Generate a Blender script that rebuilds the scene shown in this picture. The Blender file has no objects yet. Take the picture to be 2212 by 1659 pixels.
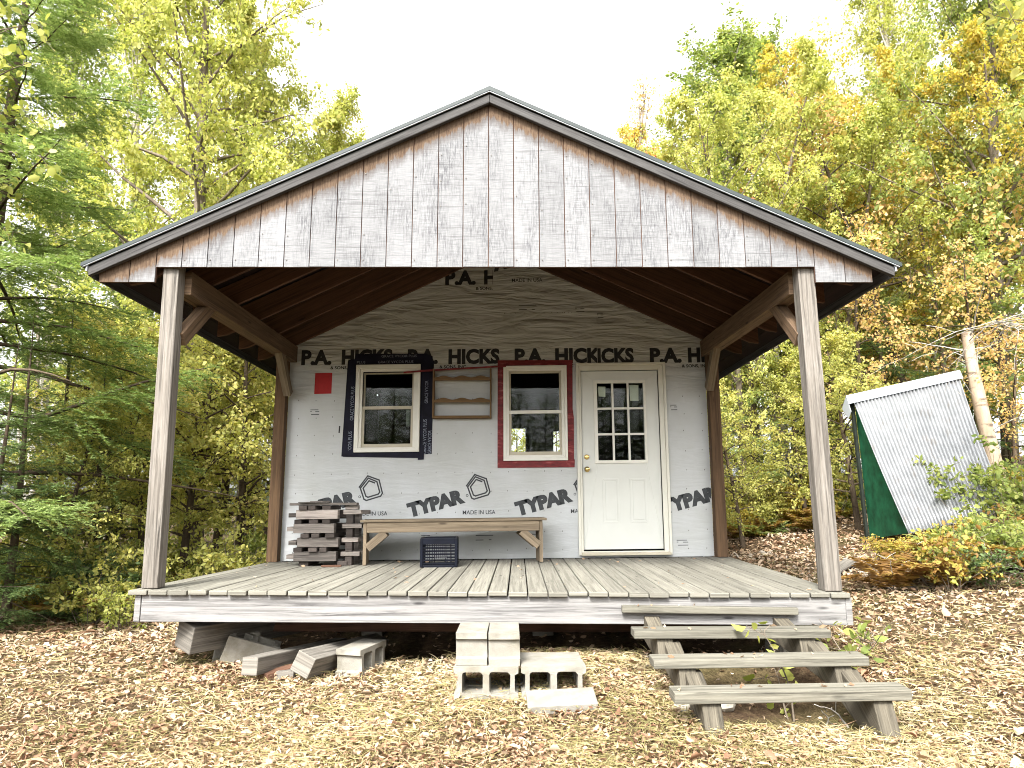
import bpy, bmesh, math, random
import numpy as np
from mathutils import Vector, Matrix

scene = bpy.context.scene
R = math.radians
random.seed(7)

# ------------------------------------------------------------------ camera
CAM = np.array([0.219, -5.239, 0.630])
YAW, PITCH, ROLL, LENS = R(-0.494), R(9.603), R(-0.175), 24.63
_fw = np.array([math.sin(YAW)*math.cos(PITCH), math.cos(YAW)*math.cos(PITCH), math.sin(PITCH)])
_r = np.array([math.cos(YAW), -math.sin(YAW), 0.0]); _u = np.cross(_r, _fw)
_r2 = _r*math.cos(ROLL)+_u*math.sin(ROLL); _u2 = -_r*math.sin(ROLL)+_u*math.cos(ROLL)
cam_data = bpy.data.cameras.new('camera'); cam = bpy.data.objects.new('camera', cam_data)
scene.collection.objects.link(cam); scene.camera = cam
cam_data.lens = LENS; cam_data.sensor_width = 36.0; cam_data.clip_end = 2000; cam_data.clip_start = 0.05
M = Matrix.Identity(4)
for i in range(3):
    M[i][0] = _r2[i]; M[i][1] = _u2[i]; M[i][2] = -_fw[i]; M[i][3] = CAM[i]
cam.matrix_world = M
FPX = LENS/36*2212
def ray(u, v): return _fw + _r2*(u-1106)/FPX - _u2*(v-829.5)/FPX
def at_y(u, v, Y):
    d = ray(u, v); return CAM + d*(Y-CAM[1])/d[1]
def spot(u, d):                       # a place on the ground d metres ahead, in line with photo column u
    k = ray(u, 1085); k = k/ (k@_fw); p = CAM + k*d
    return (float(p[0]), float(p[1]))

# ------------------------------------------------------------------ light
SUN_EL, SUN_AZ = R(46), R(196)        # azimuth clockwise from +Y: behind the camera, a little to the left
world = bpy.data.worlds.new('World'); scene.world = world; world.use_nodes = True
wn = world.node_tree; wn.nodes.clear()
sky = wn.nodes.new('ShaderNodeTexSky'); sky.sky_type = 'NISHITA'; sky.sun_disc = False
sky.sun_elevation = SUN_EL; sky.sun_rotation = SUN_AZ; sky.dust_density = 4.0; sky.air_density = 1.0; sky.ozone_density = 1.0
hs = wn.nodes.new('ShaderNodeHueSaturation'); hs.inputs['Saturation'].default_value = 0.0
bg = wn.nodes.new('ShaderNodeBackground'); bg.inputs['Strength'].default_value = 0.15
wo = wn.nodes.new('ShaderNodeOutputWorld')
wn.links.new(sky.outputs[0], hs.inputs['Color']); wn.links.new(hs.outputs[0], bg.inputs['Color']); wn.links.new(bg.outputs[0], wo.inputs[0])
sl = bpy.data.lights.new('sun', 'SUN'); sl.energy = 2.0; sl.angle = R(13); sl.color = (1.0, 0.97, 0.91)
sun = bpy.data.objects.new('sun', sl); scene.collection.objects.link(sun)
sd = Vector((math.sin(SUN_AZ)*math.cos(SUN_EL), math.cos(SUN_AZ)*math.cos(SUN_EL), math.sin(SUN_EL)))
sun.rotation_euler = sd.to_track_quat('Z', 'Y').to_euler(); sun.location = sd*60
scene.view_settings.view_transform = 'Standard'; scene.view_settings.look = 'None'
scene.view_settings.exposure = 2.2; scene.view_settings.gamma = 1.0
scene.cycles.max_bounces = 9; scene.cycles.diffuse_bounces = 5; scene.cycles.glossy_bounces = 3
scene.cycles.transmission_bounces = 4; scene.cycles.transparent_max_bounces = 8
scene.cycles.filter_width = 1.0; scene.cycles.use_denoising = True; scene.cycles.caustics_reflective = False; scene.cycles.caustics_refractive = False

# ------------------------------------------------------------------ materials
class NT:
    def __init__(s, name, rough=0.8, spec=0.3):
        s.m = bpy.data.materials.new(name); s.m.use_nodes = True; s.t = s.m.node_tree
        s.b = s.t.nodes['Principled BSDF']; s.b.inputs['Roughness'].default_value = rough
        s.b.inputs['Specular IOR Level'].default_value = spec
        s.out = s.t.nodes['Material Output']
    def n(s, typ, **kw):
        n = s.t.nodes.new(typ)
        for k, v in kw.items():
            if k.startswith('_'): setattr(n, k[1:], v)
            else: n.inputs[k].default_value = v
        return n
    def l(s, a, b): s.t.links.new(a, b)
    def math(s, op, a, b=None, clamp=False):
        n = s.t.nodes.new('ShaderNodeMath'); n.operation = op; n.use_clamp = clamp
        for i, x in enumerate((a, b)):
            if x is None: continue
            if isinstance(x, (int, float)): n.inputs[i].default_value = x
            else: s.l(x, n.inputs[i])
        return n.outputs[0]
    def ramp(s, fac, stops, interp='LINEAR'):
        n = s.t.nodes.new('ShaderNodeValToRGB'); n.color_ramp.interpolation = interp
        e = n.color_ramp.elements
        while len(e) < len(stops): e.new(0.5)
        for k, (p, c) in zip(e, stops):
            k.position = p
            k.color = (c, c, c, 1) if isinstance(c, (int, float)) else (*c, 1)
        s.l(fac, n.inputs[0]); return n.outputs[0]
    def mix(s, fac, a, b, mode='MIX'):
        n = s.t.nodes.new('ShaderNodeMix'); n.data_type = 'RGBA'; n.blend_type = mode
        for idx, x in ((0, fac), (6, a), (7, b)):
            if isinstance(x, (int, float)): n.inputs[idx].default_value = x
            elif isinstance(x, tuple): n.inputs[idx].default_value = (*x, 1)
            else: s.l(x, n.inputs[idx])
        return n.outputs[2]
    def mapping(s, vec, scale, loc=(0, 0, 0)):
        n = s.t.nodes.new('ShaderNodeMapping'); n.inputs['Scale'].default_value = scale; n.inputs['Location'].default_value = loc
        s.l(vec, n.inputs['Vector']); return n.outputs[0]
    def noise(s, vec, scale=1.0, detail=4, rough=0.6, dist=0.0):
        n = s.t.nodes.new('ShaderNodeTexNoise'); n.inputs['Scale'].default_value = scale; n.inputs['Detail'].default_value = detail
        n.inputs['Roughness'].default_value = rough; n.inputs['Distortion'].default_value = dist
        s.l(vec, n.inputs['Vector']); return n.outputs['Fac']
    def uv(s): return s.t.nodes.new('ShaderNodeTexCoord').outputs['UV']
    def obj(s): return s.t.nodes.new('ShaderNodeTexCoord').outputs['Object']
    def pos(s): return s.t.nodes.new('ShaderNodeNewGeometry').outputs['Position']
    def island(s): return s.t.nodes.new('ShaderNodeNewGeometry').outputs['Random Per Island']
    def bump(s, h, strength=0.3, dist=0.01):
        n = s.t.nodes.new('ShaderNodeBump'); n.inputs['Strength'].default_value = strength; n.inputs['Distance'].default_value = dist
        s.l(h, n.inputs['Height']); s.l(n.outputs[0], s.b.inputs['Normal'])
    def col(s, c):
        if isinstance(c, tuple): s.b.inputs['Base Color'].default_value = (*c, 1)
        else: s.l(c, s.b.inputs['Base Color'])

def wood(name, light, mid, dark, vary=0.25, streak=0.5, knots=True, rough=0.85, bump=0.35):
    m = NT(name, rough, 0.2); uv = m.uv()
    fine = m.noise(m.mapping(uv, (4, 95, 1)), 1, 5, 0.75)
    band = m.noise(m.mapping(uv, (1.0, 34, 1)), 1, 5, 0.72, 0.8)
    blot = m.noise(m.mapping(uv, (2.2, 7, 1)), 1, 3, 0.6)
    c = m.mix(m.ramp(fine, [(0.3, 0.0), (0.7, 1.0)]), mid, light)
    dk = m.ramp(band, [(0.5-0.2*streak, 1.0), (0.62-0.08*streak, 0.0)])
    c = m.mix(m.math('MULTIPLY', dk, streak), c, dark)
    c = m.mix(m.math('MULTIPLY', m.ramp(blot, [(0.35, 1.0), (0.6, 0.0)]), 0.5*streak), c, mid)
    if knots:
        v = m.n('ShaderNodeTexVoronoi', Scale=1.0); m.l(m.mapping(uv, (2.3, 9, 1)), v.inputs['Vector'])
        c = m.mix(m.math('MULTIPLY', m.ramp(v.outputs['Distance'], [(0.05, 1.0), (0.13, 0.0)]), 0.75), c, dark)
    rnd = m.math('FRACT', m.math('ADD', m.island(), m.n('ShaderNodeObjectInfo').outputs['Random']))
    k = m.math('ADD', m.math('MULTIPLY', rnd, vary), 1-vary/2)
    cc = m.n('ShaderNodeCombineColor'); [m.l(k, cc.inputs[i]) for i in range(3)]
    m.col(m.mix(1.0, c, cc.outputs[0], 'MULTIPLY'))
    m.bump(m.math('ADD', fine, m.math('MULTIPLY', band, 0.7)), bump, 0.006)
    return m.m

W_DECK = wood('weathered_decking', (0.225, 0.216, 0.183), (0.155, 0.145, 0.118), (0.036, 0.032, 0.025), 0.3, 0.5)
W_RIM = wood('weathered_rim', (0.25, 0.245, 0.24), (0.18, 0.172, 0.165), (0.02, 0.018, 0.019), 0.1, 1.0)
W_POST = wood('weathered_post', (0.24, 0.22, 0.195), (0.125, 0.108, 0.09), (0.018, 0.016, 0.014), 0.15, 0.95)
W_POSTB = wood('brown_post', (0.135, 0.083, 0.045), (0.08, 0.047, 0.026), (0.022, 0.013, 0.008), 0.15, 0.6)
W_BEAM = wood('porch_beam', (0.19, 0.125, 0.075), (0.10, 0.063, 0.038), (0.028, 0.018, 0.012), 0.25, 0.7)
W_RAFT = wood('dark_rafter', (0.145, 0.076, 0.046), (0.08, 0.04, 0.026), (0.02, 0.011, 0.009), 0.5, 0.6)
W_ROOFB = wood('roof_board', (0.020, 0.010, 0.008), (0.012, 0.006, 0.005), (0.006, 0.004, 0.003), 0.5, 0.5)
W_FASC = wood('grey_fascia', (0.092, 0.088, 0.085), (0.046, 0.043, 0.041), (0.007, 0.0065, 0.0065), 0.15, 0.95)
W_BENCH = wood('bench_wood', (0.25, 0.20, 0.14), (0.155, 0.118, 0.078), (0.035, 0.026, 0.018), 0.25, 0.5)
W_OFF = wood('offcut_wood', (0.29, 0.258, 0.23), (0.15, 0.128, 0.112), (0.018, 0.016, 0.015), 1.3, 0.75)
W_STRING = wood('dark_stringer', (0.15, 0.132, 0.10), (0.075, 0.065, 0.048), (0.015, 0.013, 0.01), 0.3, 0.8)
W_OFFD = wood('dark_offcut_wood', (0.085, 0.070, 0.061), (0.042, 0.034, 0.030), (0.010, 0.008, 0.008), 0.9, 0.7)
W_STEP = wood('mossy_step', (0.20, 0.19, 0.155), (0.10, 0.092, 0.072), (0.012, 0.011, 0.009), 0.3, 0.85)
W_RACK = wood('rack_wood', (0.20, 0.125, 0.062), (0.13, 0.078, 0.038), (0.05, 0.028, 0.014), 0.3, 0.3)
W_TIMB = wood('ground_timber', (0.205, 0.19, 0.165), (0.125, 0.112, 0.095), (0.028, 0.025, 0.022), 0.35, 0.75)

def plain(name, c, rough=0.6, spec=0.3, nz=0.15, scale=30, metal=0.0, bump=0.0):
    m = NT(name, rough, spec); f = m.noise(m.obj(), scale, 4)
    m.col(m.mix(m.ramp(f, [(0.3, 0.0), (0.7, 1.0)]), tuple(x*(1-nz) for x in c), tuple(min(1, x*(1+nz)) for x in c)))
    m.b.inputs['Metallic'].default_value = metal
    if bump: m.bump(f, bump, 0.004)
    return m.m
M_WHITE = plain('white_vinyl', (0.66, 0.645, 0.58), 0.45, 0.4, 0.04, 12)
M_SASH = plain('beige_sash', (0.42, 0.38, 0.29), 0.5, 0.4, 0.06, 15)
M_CREAM = plain('cream_paint', (0.58, 0.565, 0.49), 0.5, 0.35, 0.06, 5)
M_DOOR = plain('door_paint', (0.57, 0.575, 0.535), 0.45, 0.4, 0.04, 3)
M_BRASS = plain('brass', (0.75, 0.55, 0.22), 0.25, 0.5, 0.05, 20, 1.0)
M_TAPE = plain('black_flashing', (0.007, 0.007, 0.016), 0.55, 0.12, 0.5, 6, 0, 0.4)
M_TAPETXT = plain('pale_print', (0.20, 0.22, 0.27), 0.6, 0.2, 0.4, 40)
M_INK = plain('black_print', (0.018, 0.0185, 0.020), 0.6, 0.25, 0.4, 25)
M_INK2 = plain('grey_print', (0.038, 0.041, 0.044), 0.6, 0.25, 0.3, 25)
M_REDT = NT('red_tape', 0.55, 0.3); _f = M_REDT.noise(M_REDT.mapping(M_REDT.pos(), (8, 8, 22)), 1, 5, 0.65)
M_REDT.col(M_REDT.ramp(_f, [(0.3, (0.075, 0.006, 0.007)), (0.55, (0.16, 0.013, 0.015)), (0.72, (0.30, 0.08, 0.075))])); M_REDT.bump(_f, 0.5, 0.006); M_REDT = M_REDT.m
M_RED = plain('red_card', (0.34, 0.012, 0.012), 0.6, 0.3, 0.12, 20)
M_PAPER = plain('paper', (0.72, 0.69, 0.60), 0.8, 0.1, 0.05, 10)
M_CRATE = plain('navy_plastic', (0.003, 0.004, 0.0085), 0.55, 0.12, 0.3, 10)
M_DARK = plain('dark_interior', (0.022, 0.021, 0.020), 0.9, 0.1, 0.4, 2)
M_STAPLE = plain('staple', (0.10, 0.09, 0.08), 0.5, 0.4, 0.1, 10)
M_GREEN = plain('green_paint', (0.014, 0.115, 0.055), 0.7, 0.2, 0.5, 6)
M_BLACKW = plain('dark_trim', (0.02, 0.025, 0.02), 0.7, 0.2, 0.3, 9)
M_ROOFM = plain('roof_metal', (0.026, 0.034, 0.033), 0.55, 0.3, 0.12, 6)
M_DRIP = plain('white_drip_edge', (0.36, 0.385, 0.41), 0.35, 0.5, 0.05, 6)
M_STONE = plain('stone', (0.42, 0.39, 0.33), 0.9, 0.2, 0.25, 14, 0, 0.5)

def concrete():
    m = NT('concrete_block', 0.95, 0.15); o = m.obj()
    f = m.noise(o, 160, 3, 0.7); g = m.noise(o, 9, 4, 0.6)
    c = m.mix(m.ramp(g, [(0.3, 0.0), (0.7, 1.0)]), (0.175, 0.164, 0.138), (0.265, 0.252, 0.22))
    c = m.mix(m.ramp(f, [(0.36, 0.55), (0.5, 0.0)]), c, (0.22, 0.20, 0.17))
    d2 = m.noise(m.pos(), 5, 5, 0.7); c = m.mix(m.ramp(d2, [(0.5, 0.0), (0.68, 0.7)]), c, (0.15, 0.135, 0.10)); m.col(c); m.bump(f, 0.6, 0.005); return m.m
M_CONC = concrete()

def glass():
    m = NT('window_glass', 0.03, 0.5); t = m.t
    tr = m.n('ShaderNodeBsdfTransparent'); tr.inputs[0].default_value = (0.86, 0.90, 0.88, 1)
    gl = m.n('ShaderNodeBsdfGlossy'); gl.inputs['Roughness'].default_value = 0.02
    fr = m.n('ShaderNodeFresnel'); fr.inputs['IOR'].default_value = 1.5
    f2 = m.math('MULTIPLY', fr.outputs[0], 0.30, True)
    nz = m.noise(m.pos(), 3.0, 2); bp = m.n('ShaderNodeBump'); bp.inputs['Strength'].default_value = 0.015; bp.inputs['Distance'].default_value = 0.02
    m.l(nz, bp.inputs['Height']); m.l(bp.outputs[0], gl.inputs['Normal'])
    mx = m.n('ShaderNodeMixShader'); m.l(f2, mx.inputs[0]); m.l(tr.outputs[0], mx.inputs[1]); m.l(gl.outputs[0], mx.inputs[2])
    m.l(mx.outputs[0], m.out.inputs['Surface']); return m.m
M_GLASS = glass()

def siding_mat():
    m = NT('weathered_siding', 0.9, 0.15); p = m.pos()
    sep = m.n('ShaderNodeSeparateXYZ'); m.l(p, sep.inputs[0]); x, z = sep.outputs[0], sep.outputs[2]
    saw = m.noise(m.mapping(p, (9, 1, 210)), 1, 3, 0.7)
    saw2 = m.noise(m.mapping(p, (1.5, 1, 60)), 1, 2, 0.5)
    vert = m.noise(m.mapping(p, (85, 1, 9)), 1, 6, 0.78, 0.4)
    patch = m.noise(m.mapping(p, (3.6, 1, 1.3)), 1, 5, 0.65)
    c = m.mix(m.ramp(saw, [(0.3, 0.0), (0.62, 1.0)]), (0.125, 0.125, 0.127), (0.212, 0.212, 0.215))
    c = m.mix(m.math('MULTIPLY', m.ramp(saw2, [(0.33, 1.0), (0.42, 0.0)]), 0.45), c, (0.08, 0.079, 0.079))
    st = m.math('MULTIPLY', m.ramp(vert, [(0.43, 0.0), (0.62, 1.0)]), m.ramp(patch, [(0.42, 0.06), (0.60, 1.0)]))
    c = m.mix(m.math('MULTIPLY', st, 0.75), c, (0.036, 0.036, 0.041))
    # brown, unweathered wood kept dry under the rake boards
    d = m.math('SUBTRACT', m.math('SUBTRACT', 3.825, m.math('MULTIPLY', m.math('ABSOLUTE', x), 0.468)), z)
    jag = m.noise(m.mapping(p, (16, 1, 3.0)), 1, 6, 0.75)
    wob = m.math('ADD', d, m.math('MULTIPLY', m.math('SUBTRACT', jag, 0.5), 0.26))
    br = m.ramp(wob, [(0.10, 1.0), (0.125, 0.0)])
    edge = m.math('MULTIPLY', m.ramp(wob, [(0.085, 0.0), (0.115, 1.0)]), m.ramp(wob, [(0.135, 1.0), (0.20, 0.0)]))
    c = m.mix(m.math('MULTIPLY', edge, 0.65), c, (0.075, 0.062, 0.055))
    brown = m.mix(m.ramp(vert, [(0.35, 0.0), (0.65, 1.0)]), (0.125, 0.086, 0.056), (0.048, 0.029, 0.019))
    c = m.mix(br, c, brown)
    k = m.math('ADD', m.math('MULTIPLY', m.island(), 0.22), 0.89)
    cc = m.n('ShaderNodeCombineColor'); [m.l(k, cc.inputs[i]) for i in range(3)]
    m.col(m.mix(1.0, c, cc.outputs[0], 'MULTIPLY'))
    m.bump(m.math('ADD', saw, vert), 0.4, 0.004); return m.m
M_SIDING = siding_mat()

def wrap_mat():
    m = NT('house_wrap', 0.55, 0.35); p = m.pos()
    # wrinkles: long diagonal folds plus fine crumple
    a = m.noise(m.mapping(p, (1.1, 1, 5)), 1, 3, 0.5, 1.0)
    sep = m.n('ShaderNodeSeparateXYZ'); m.l(p, sep.inputs[0])
    hi = m.ramp(sep.outputs[2], [(0.45, 0.25), (0.62, 1.0)])
    hi = m.ramp(m.math('MULTIPLY', sep.outputs[2], 0.25), [(0.45, 0.22), (0.58, 1.0)])
    rot = m.n('ShaderNodeMapping'); rot.inputs['Rotation'].default_value = (0, R(-24), 0); rot.inputs['Scale'].default_value = (1.6, 1, 9); m.l(p, rot.inputs['Vector'])
    b = m.noise(rot.outputs[0], 1, 3, 0.5, 1.2)
    fine = m.noise(m.mapping(p, (30, 1, 90)), 1, 2, 0.5)
    dirt = m.noise(m.mapping(p, (1.6, 1, 1.1)), 1, 5, 0.6)
    c = m.mix(m.ramp(dirt, [(0.32, 0.0), (0.68, 1.0)]), (0.385, 0.392, 0.378), (0.468, 0.482, 0.49))
    c = m.mix(m.math('MULTIPLY', fine, 0.15), c, (0.33, 0.33, 0.32))
    m.col(c)
    h = m.math('MULTIPLY', m.math('ADD', a, m.math('MULTIPLY', b, 0.8)), hi)
    m.bump(m.math('ADD', h, m.math('MULTIPLY', fine, 0.02)), 0.8, 0.055); return m.m
M_WRAP = wrap_mat()

def corrugated_mat():
    m = NT('corrugated_metal', 0.38, 0.5); f = m.noise(m.obj(), 5, 5, 0.6); g = m.noise(m.obj(), 40, 3)
    c = m.mix(m.ramp(f, [(0.35, 0.0), (0.7, 1.0)]), (0.165, 0.17, 0.175), (0.245, 0.25, 0.255))
    m.col(m.mix(m.ramp(m.noise(m.mapping(m.obj(), (7, 7, 1.6)), 1, 5, 0.7), [(0.56, 0.0), (0.72, 0.55)]), c, (0.13, 0.10, 0.075))); m.b.inputs['Metallic'].default_value = 0.25
    return m.m
M_CORR = corrugated_mat()

def leaf_mat(name, stops, trans=0.52, tint=0.16, rough=0.6):
    m = NT(name, rough, 0.25)
    oi = m.n('ShaderNodeObjectInfo')
    big = m.noise(m.mapping(m.obj(), (0.9, 0.9, 0.9)), 1, 2, 0.5)
    v = m.math('ADD', m.math('MULTIPLY', m.island(), 0.62), m.math('MULTIPLY', m.ramp(big, [(0.3, 0.0), (0.7, 1.0)]), 0.38))
    v = m.math('ADD', v, m.math('MULTIPLY', m.math('SUBTRACT', oi.outputs['Random'], 0.5), tint), True)
    c = m.ramp(v, stops); m.col(c)
    tl = m.n('ShaderNodeBsdfTranslucent'); hv = m.n('ShaderNodeHueSaturation', Saturation=1.15, Value=1.25); m.l(c, hv.inputs['Color']); m.l(hv.outputs[0], tl.inputs['Color'])
    mx = m.n('ShaderNodeMixShader'); mx.inputs[0].default_value = trans
    m.l(m.b.outputs[0], mx.inputs[1]); m.l(tl.outputs[0], mx.inputs[2]); m.l(mx.outputs[0], m.out.inputs['Surface'])
    return m.m
L_BIRCH = leaf_mat('birch_leaves', [(0.0, (0.17, 0.21, 0.05)), (0.35, (0.35, 0.38, 0.10)), (0.7, (0.52, 0.52, 0.16)), (1.0, (0.66, 0.58, 0.22))])
L_GREEN = leaf_mat('green_leaves', [(0.0, (0.11, 0.16, 0.045)), (0.45, (0.24, 0.29, 0.08)), (0.8, (0.40, 0.42, 0.13)), (1.0, (0.56, 0.50, 0.16))])
L_GOLD = leaf_mat('golden_leaves', [(0.0, (0.25, 0.25, 0.06)), (0.3, (0.44, 0.40, 0.09)), (0.65, (0.62, 0.50, 0.13)), (0.9, (0.68, 0.47, 0.15)), (1.0, (0.62, 0.34, 0.14))])
L_ORANGE = leaf_mat('orange_leaves', [(0.0, (0.36, 0.33, 0.10)), (0.35, (0.56, 0.45, 0.16)), (0.7, (0.64, 0.40, 0.19)), (1.0, (0.62, 0.52, 0.22))])
L_RED = leaf_mat('red_leaves', [(0.0, (0.40, 0.24, 0.08)), (0.4, (0.60, 0.28, 0.14)), (0.8, (0.62, 0.20, 0.15)), (1.0, (0.58, 0.42, 0.18))])
L_YELLOW = leaf_mat('yellow_leaves', [(0.0, (0.20, 0.22, 0.06)), (0.4, (0.38, 0.385, 0.11)), (0.8, (0.56, 0.51, 0.16)), (1.0, (0.62, 0.50, 0.24))])
L_FIR = leaf_mat('fir_needles', [(0.0, (0.09, 0.135, 0.04)), (0.45, (0.21, 0.28, 0.09)), (0.8, (0.37, 0.43, 0.17)), (1.0, (0.50, 0.53, 0.27))], 0.4, 0.3)
L_DARK = leaf_mat('dark_needles', [(0.0, (0.045, 0.08, 0.028)), (0.6, (0.11, 0.165, 0.055)), (1.0, (0.24, 0.29, 0.105))], 0.35, 0.2)
L_FERN = leaf_mat('fern_fronds', [(0.0, (0.14, 0.075, 0.025)), (0.4, (0.30, 0.17, 0.05)), (0.75, (0.42, 0.36, 0.08)), (1.0, (0.30, 0.36, 0.07))], 0.35, 0.5)
L_LITTER = leaf_mat('fallen_leaves', [(0.0, (0.13, 0.065, 0.04)), (0.22, (0.26, 0.15, 0.09)), (0.5, (0.38, 0.265, 0.17)), (0.78, (0.50, 0.38, 0.27)), (0.93, (0.62, 0.56, 0.49)), (1.0, (0.48, 0.36, 0.10))], 0.15, 0.0)
L_GRASS = leaf_mat('dry_grass', [(0.0, (0.15, 0.15, 0.05)), (0.35, (0.32, 0.275, 0.12)), (0.7, (0.50, 0.41, 0.24)), (0.9, (0.60, 0.52, 0.36)), (1.0, (0.28, 0.31, 0.08))], 0.3, 0.0)

def bark(name, c1, c2, c3, sc=(14, 14, 3)):
    m = NT(name, 0.95, 0.15); o = m.obj(); f = m.noise(m.mapping(o, sc), 1, 5, 0.7); g = m.noise(m.mapping(o, (4, 4, 14)), 1, 4, 0.6)
    c = m.mix(m.ramp(f, [(0.35, 0.0), (0.65, 1.0)]), c1, c2)
    m.col(m.mix(m.ramp(g, [(0.55, 0.0), (0.68, 0.8)]), c, c3)); m.bump(f, 0.6, 0.02); return m.m
B_BIRCH = bark('birch_bark', (0.30, 0.27, 0.22), (0.52, 0.48, 0.42), (0.07, 0.06, 0.05))
B_GREY = bark('grey_bark', (0.10, 0.08, 0.06), (0.20, 0.165, 0.125), (0.04, 0.03, 0.025))
B_DARK = bark('dark_bark', (0.045, 0.032, 0.022), (0.10, 0.075, 0.05), (0.02, 0.015, 0.012))
B_SNAG = bark('peeling_bark', (0.26, 0.19, 0.13), (0.42, 0.32, 0.23), (0.06, 0.045, 0.035), (6, 6, 2))
B_DEAD = bark('dead_twig_bark', (0.34, 0.31, 0.27), (0.48, 0.45, 0.40), (0.16, 0.14, 0.12))

def ground_mat():
    m = NT('forest_floor', 1.0, 0.1); p = m.pos()
    a = m.noise(m.mapping(p, (16, 16, 16)), 1, 6, 0.75); b = m.noise(m.mapping(p, (1.1, 1.1, 1.1)), 1, 4, 0.6); g = m.noise(m.mapping(p, (60, 40, 60)), 1, 3, 0.7)
    c = m.ramp(a, [(0.28, (0.030, 0.018, 0.012)), (0.48, (0.075, 0.048, 0.028)), (0.66, (0.15, 0.105, 0.06)), (0.8, (0.25, 0.19, 0.12))])
    c = m.mix(m.math('MULTIPLY', m.ramp(b, [(0.48, 0.0), (0.66, 1.0)]), 0.4), c, (0.12, 0.12, 0.04))
    c = m.mix(m.ramp(g, [(0.35, 0.55), (0.5, 0.0)]), c, (0.03, 0.02, 0.012))
    m.col(c); m.bump(m.math('ADD', a, g), 0.8, 0.03); return m.m
M_GROUND = ground_mat()

# ------------------------------------------------------------------ builders
COL = scene.collection
def tag(o, label=None, cat=None, group=None, kind=None):
    if label: o['label'] = label
    if cat: o['category'] = cat
    if group: o['group'] = group
    if kind: o['kind'] = kind
    return o
def empty(name, loc=(0, 0, 0), rz=0.0, ry=0.0, label=None, cat=None, group=None):
    o = bpy.data.objects.new(name, None); COL.objects.link(o); o.location = loc; o.rotation_euler = (0, ry, rz); o.empty_display_size = 0.1
    return tag(o, label, cat, group)
DEP = 2.905
def warp(v):      # the old cabin has racked a little: right front low, right back high
    y = min(max(v[1], -0.6), DEP)
    return (v[0], v[1], v[2] + v[0]*(-0.0063+0.0153*y/DEP))
def deck_z(x, y): return warp((x, y, 0))[2]
def deck_tilt(y): return -math.atan(-0.0063+0.0153*min(max(y, 0), DEP)/DEP)

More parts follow.
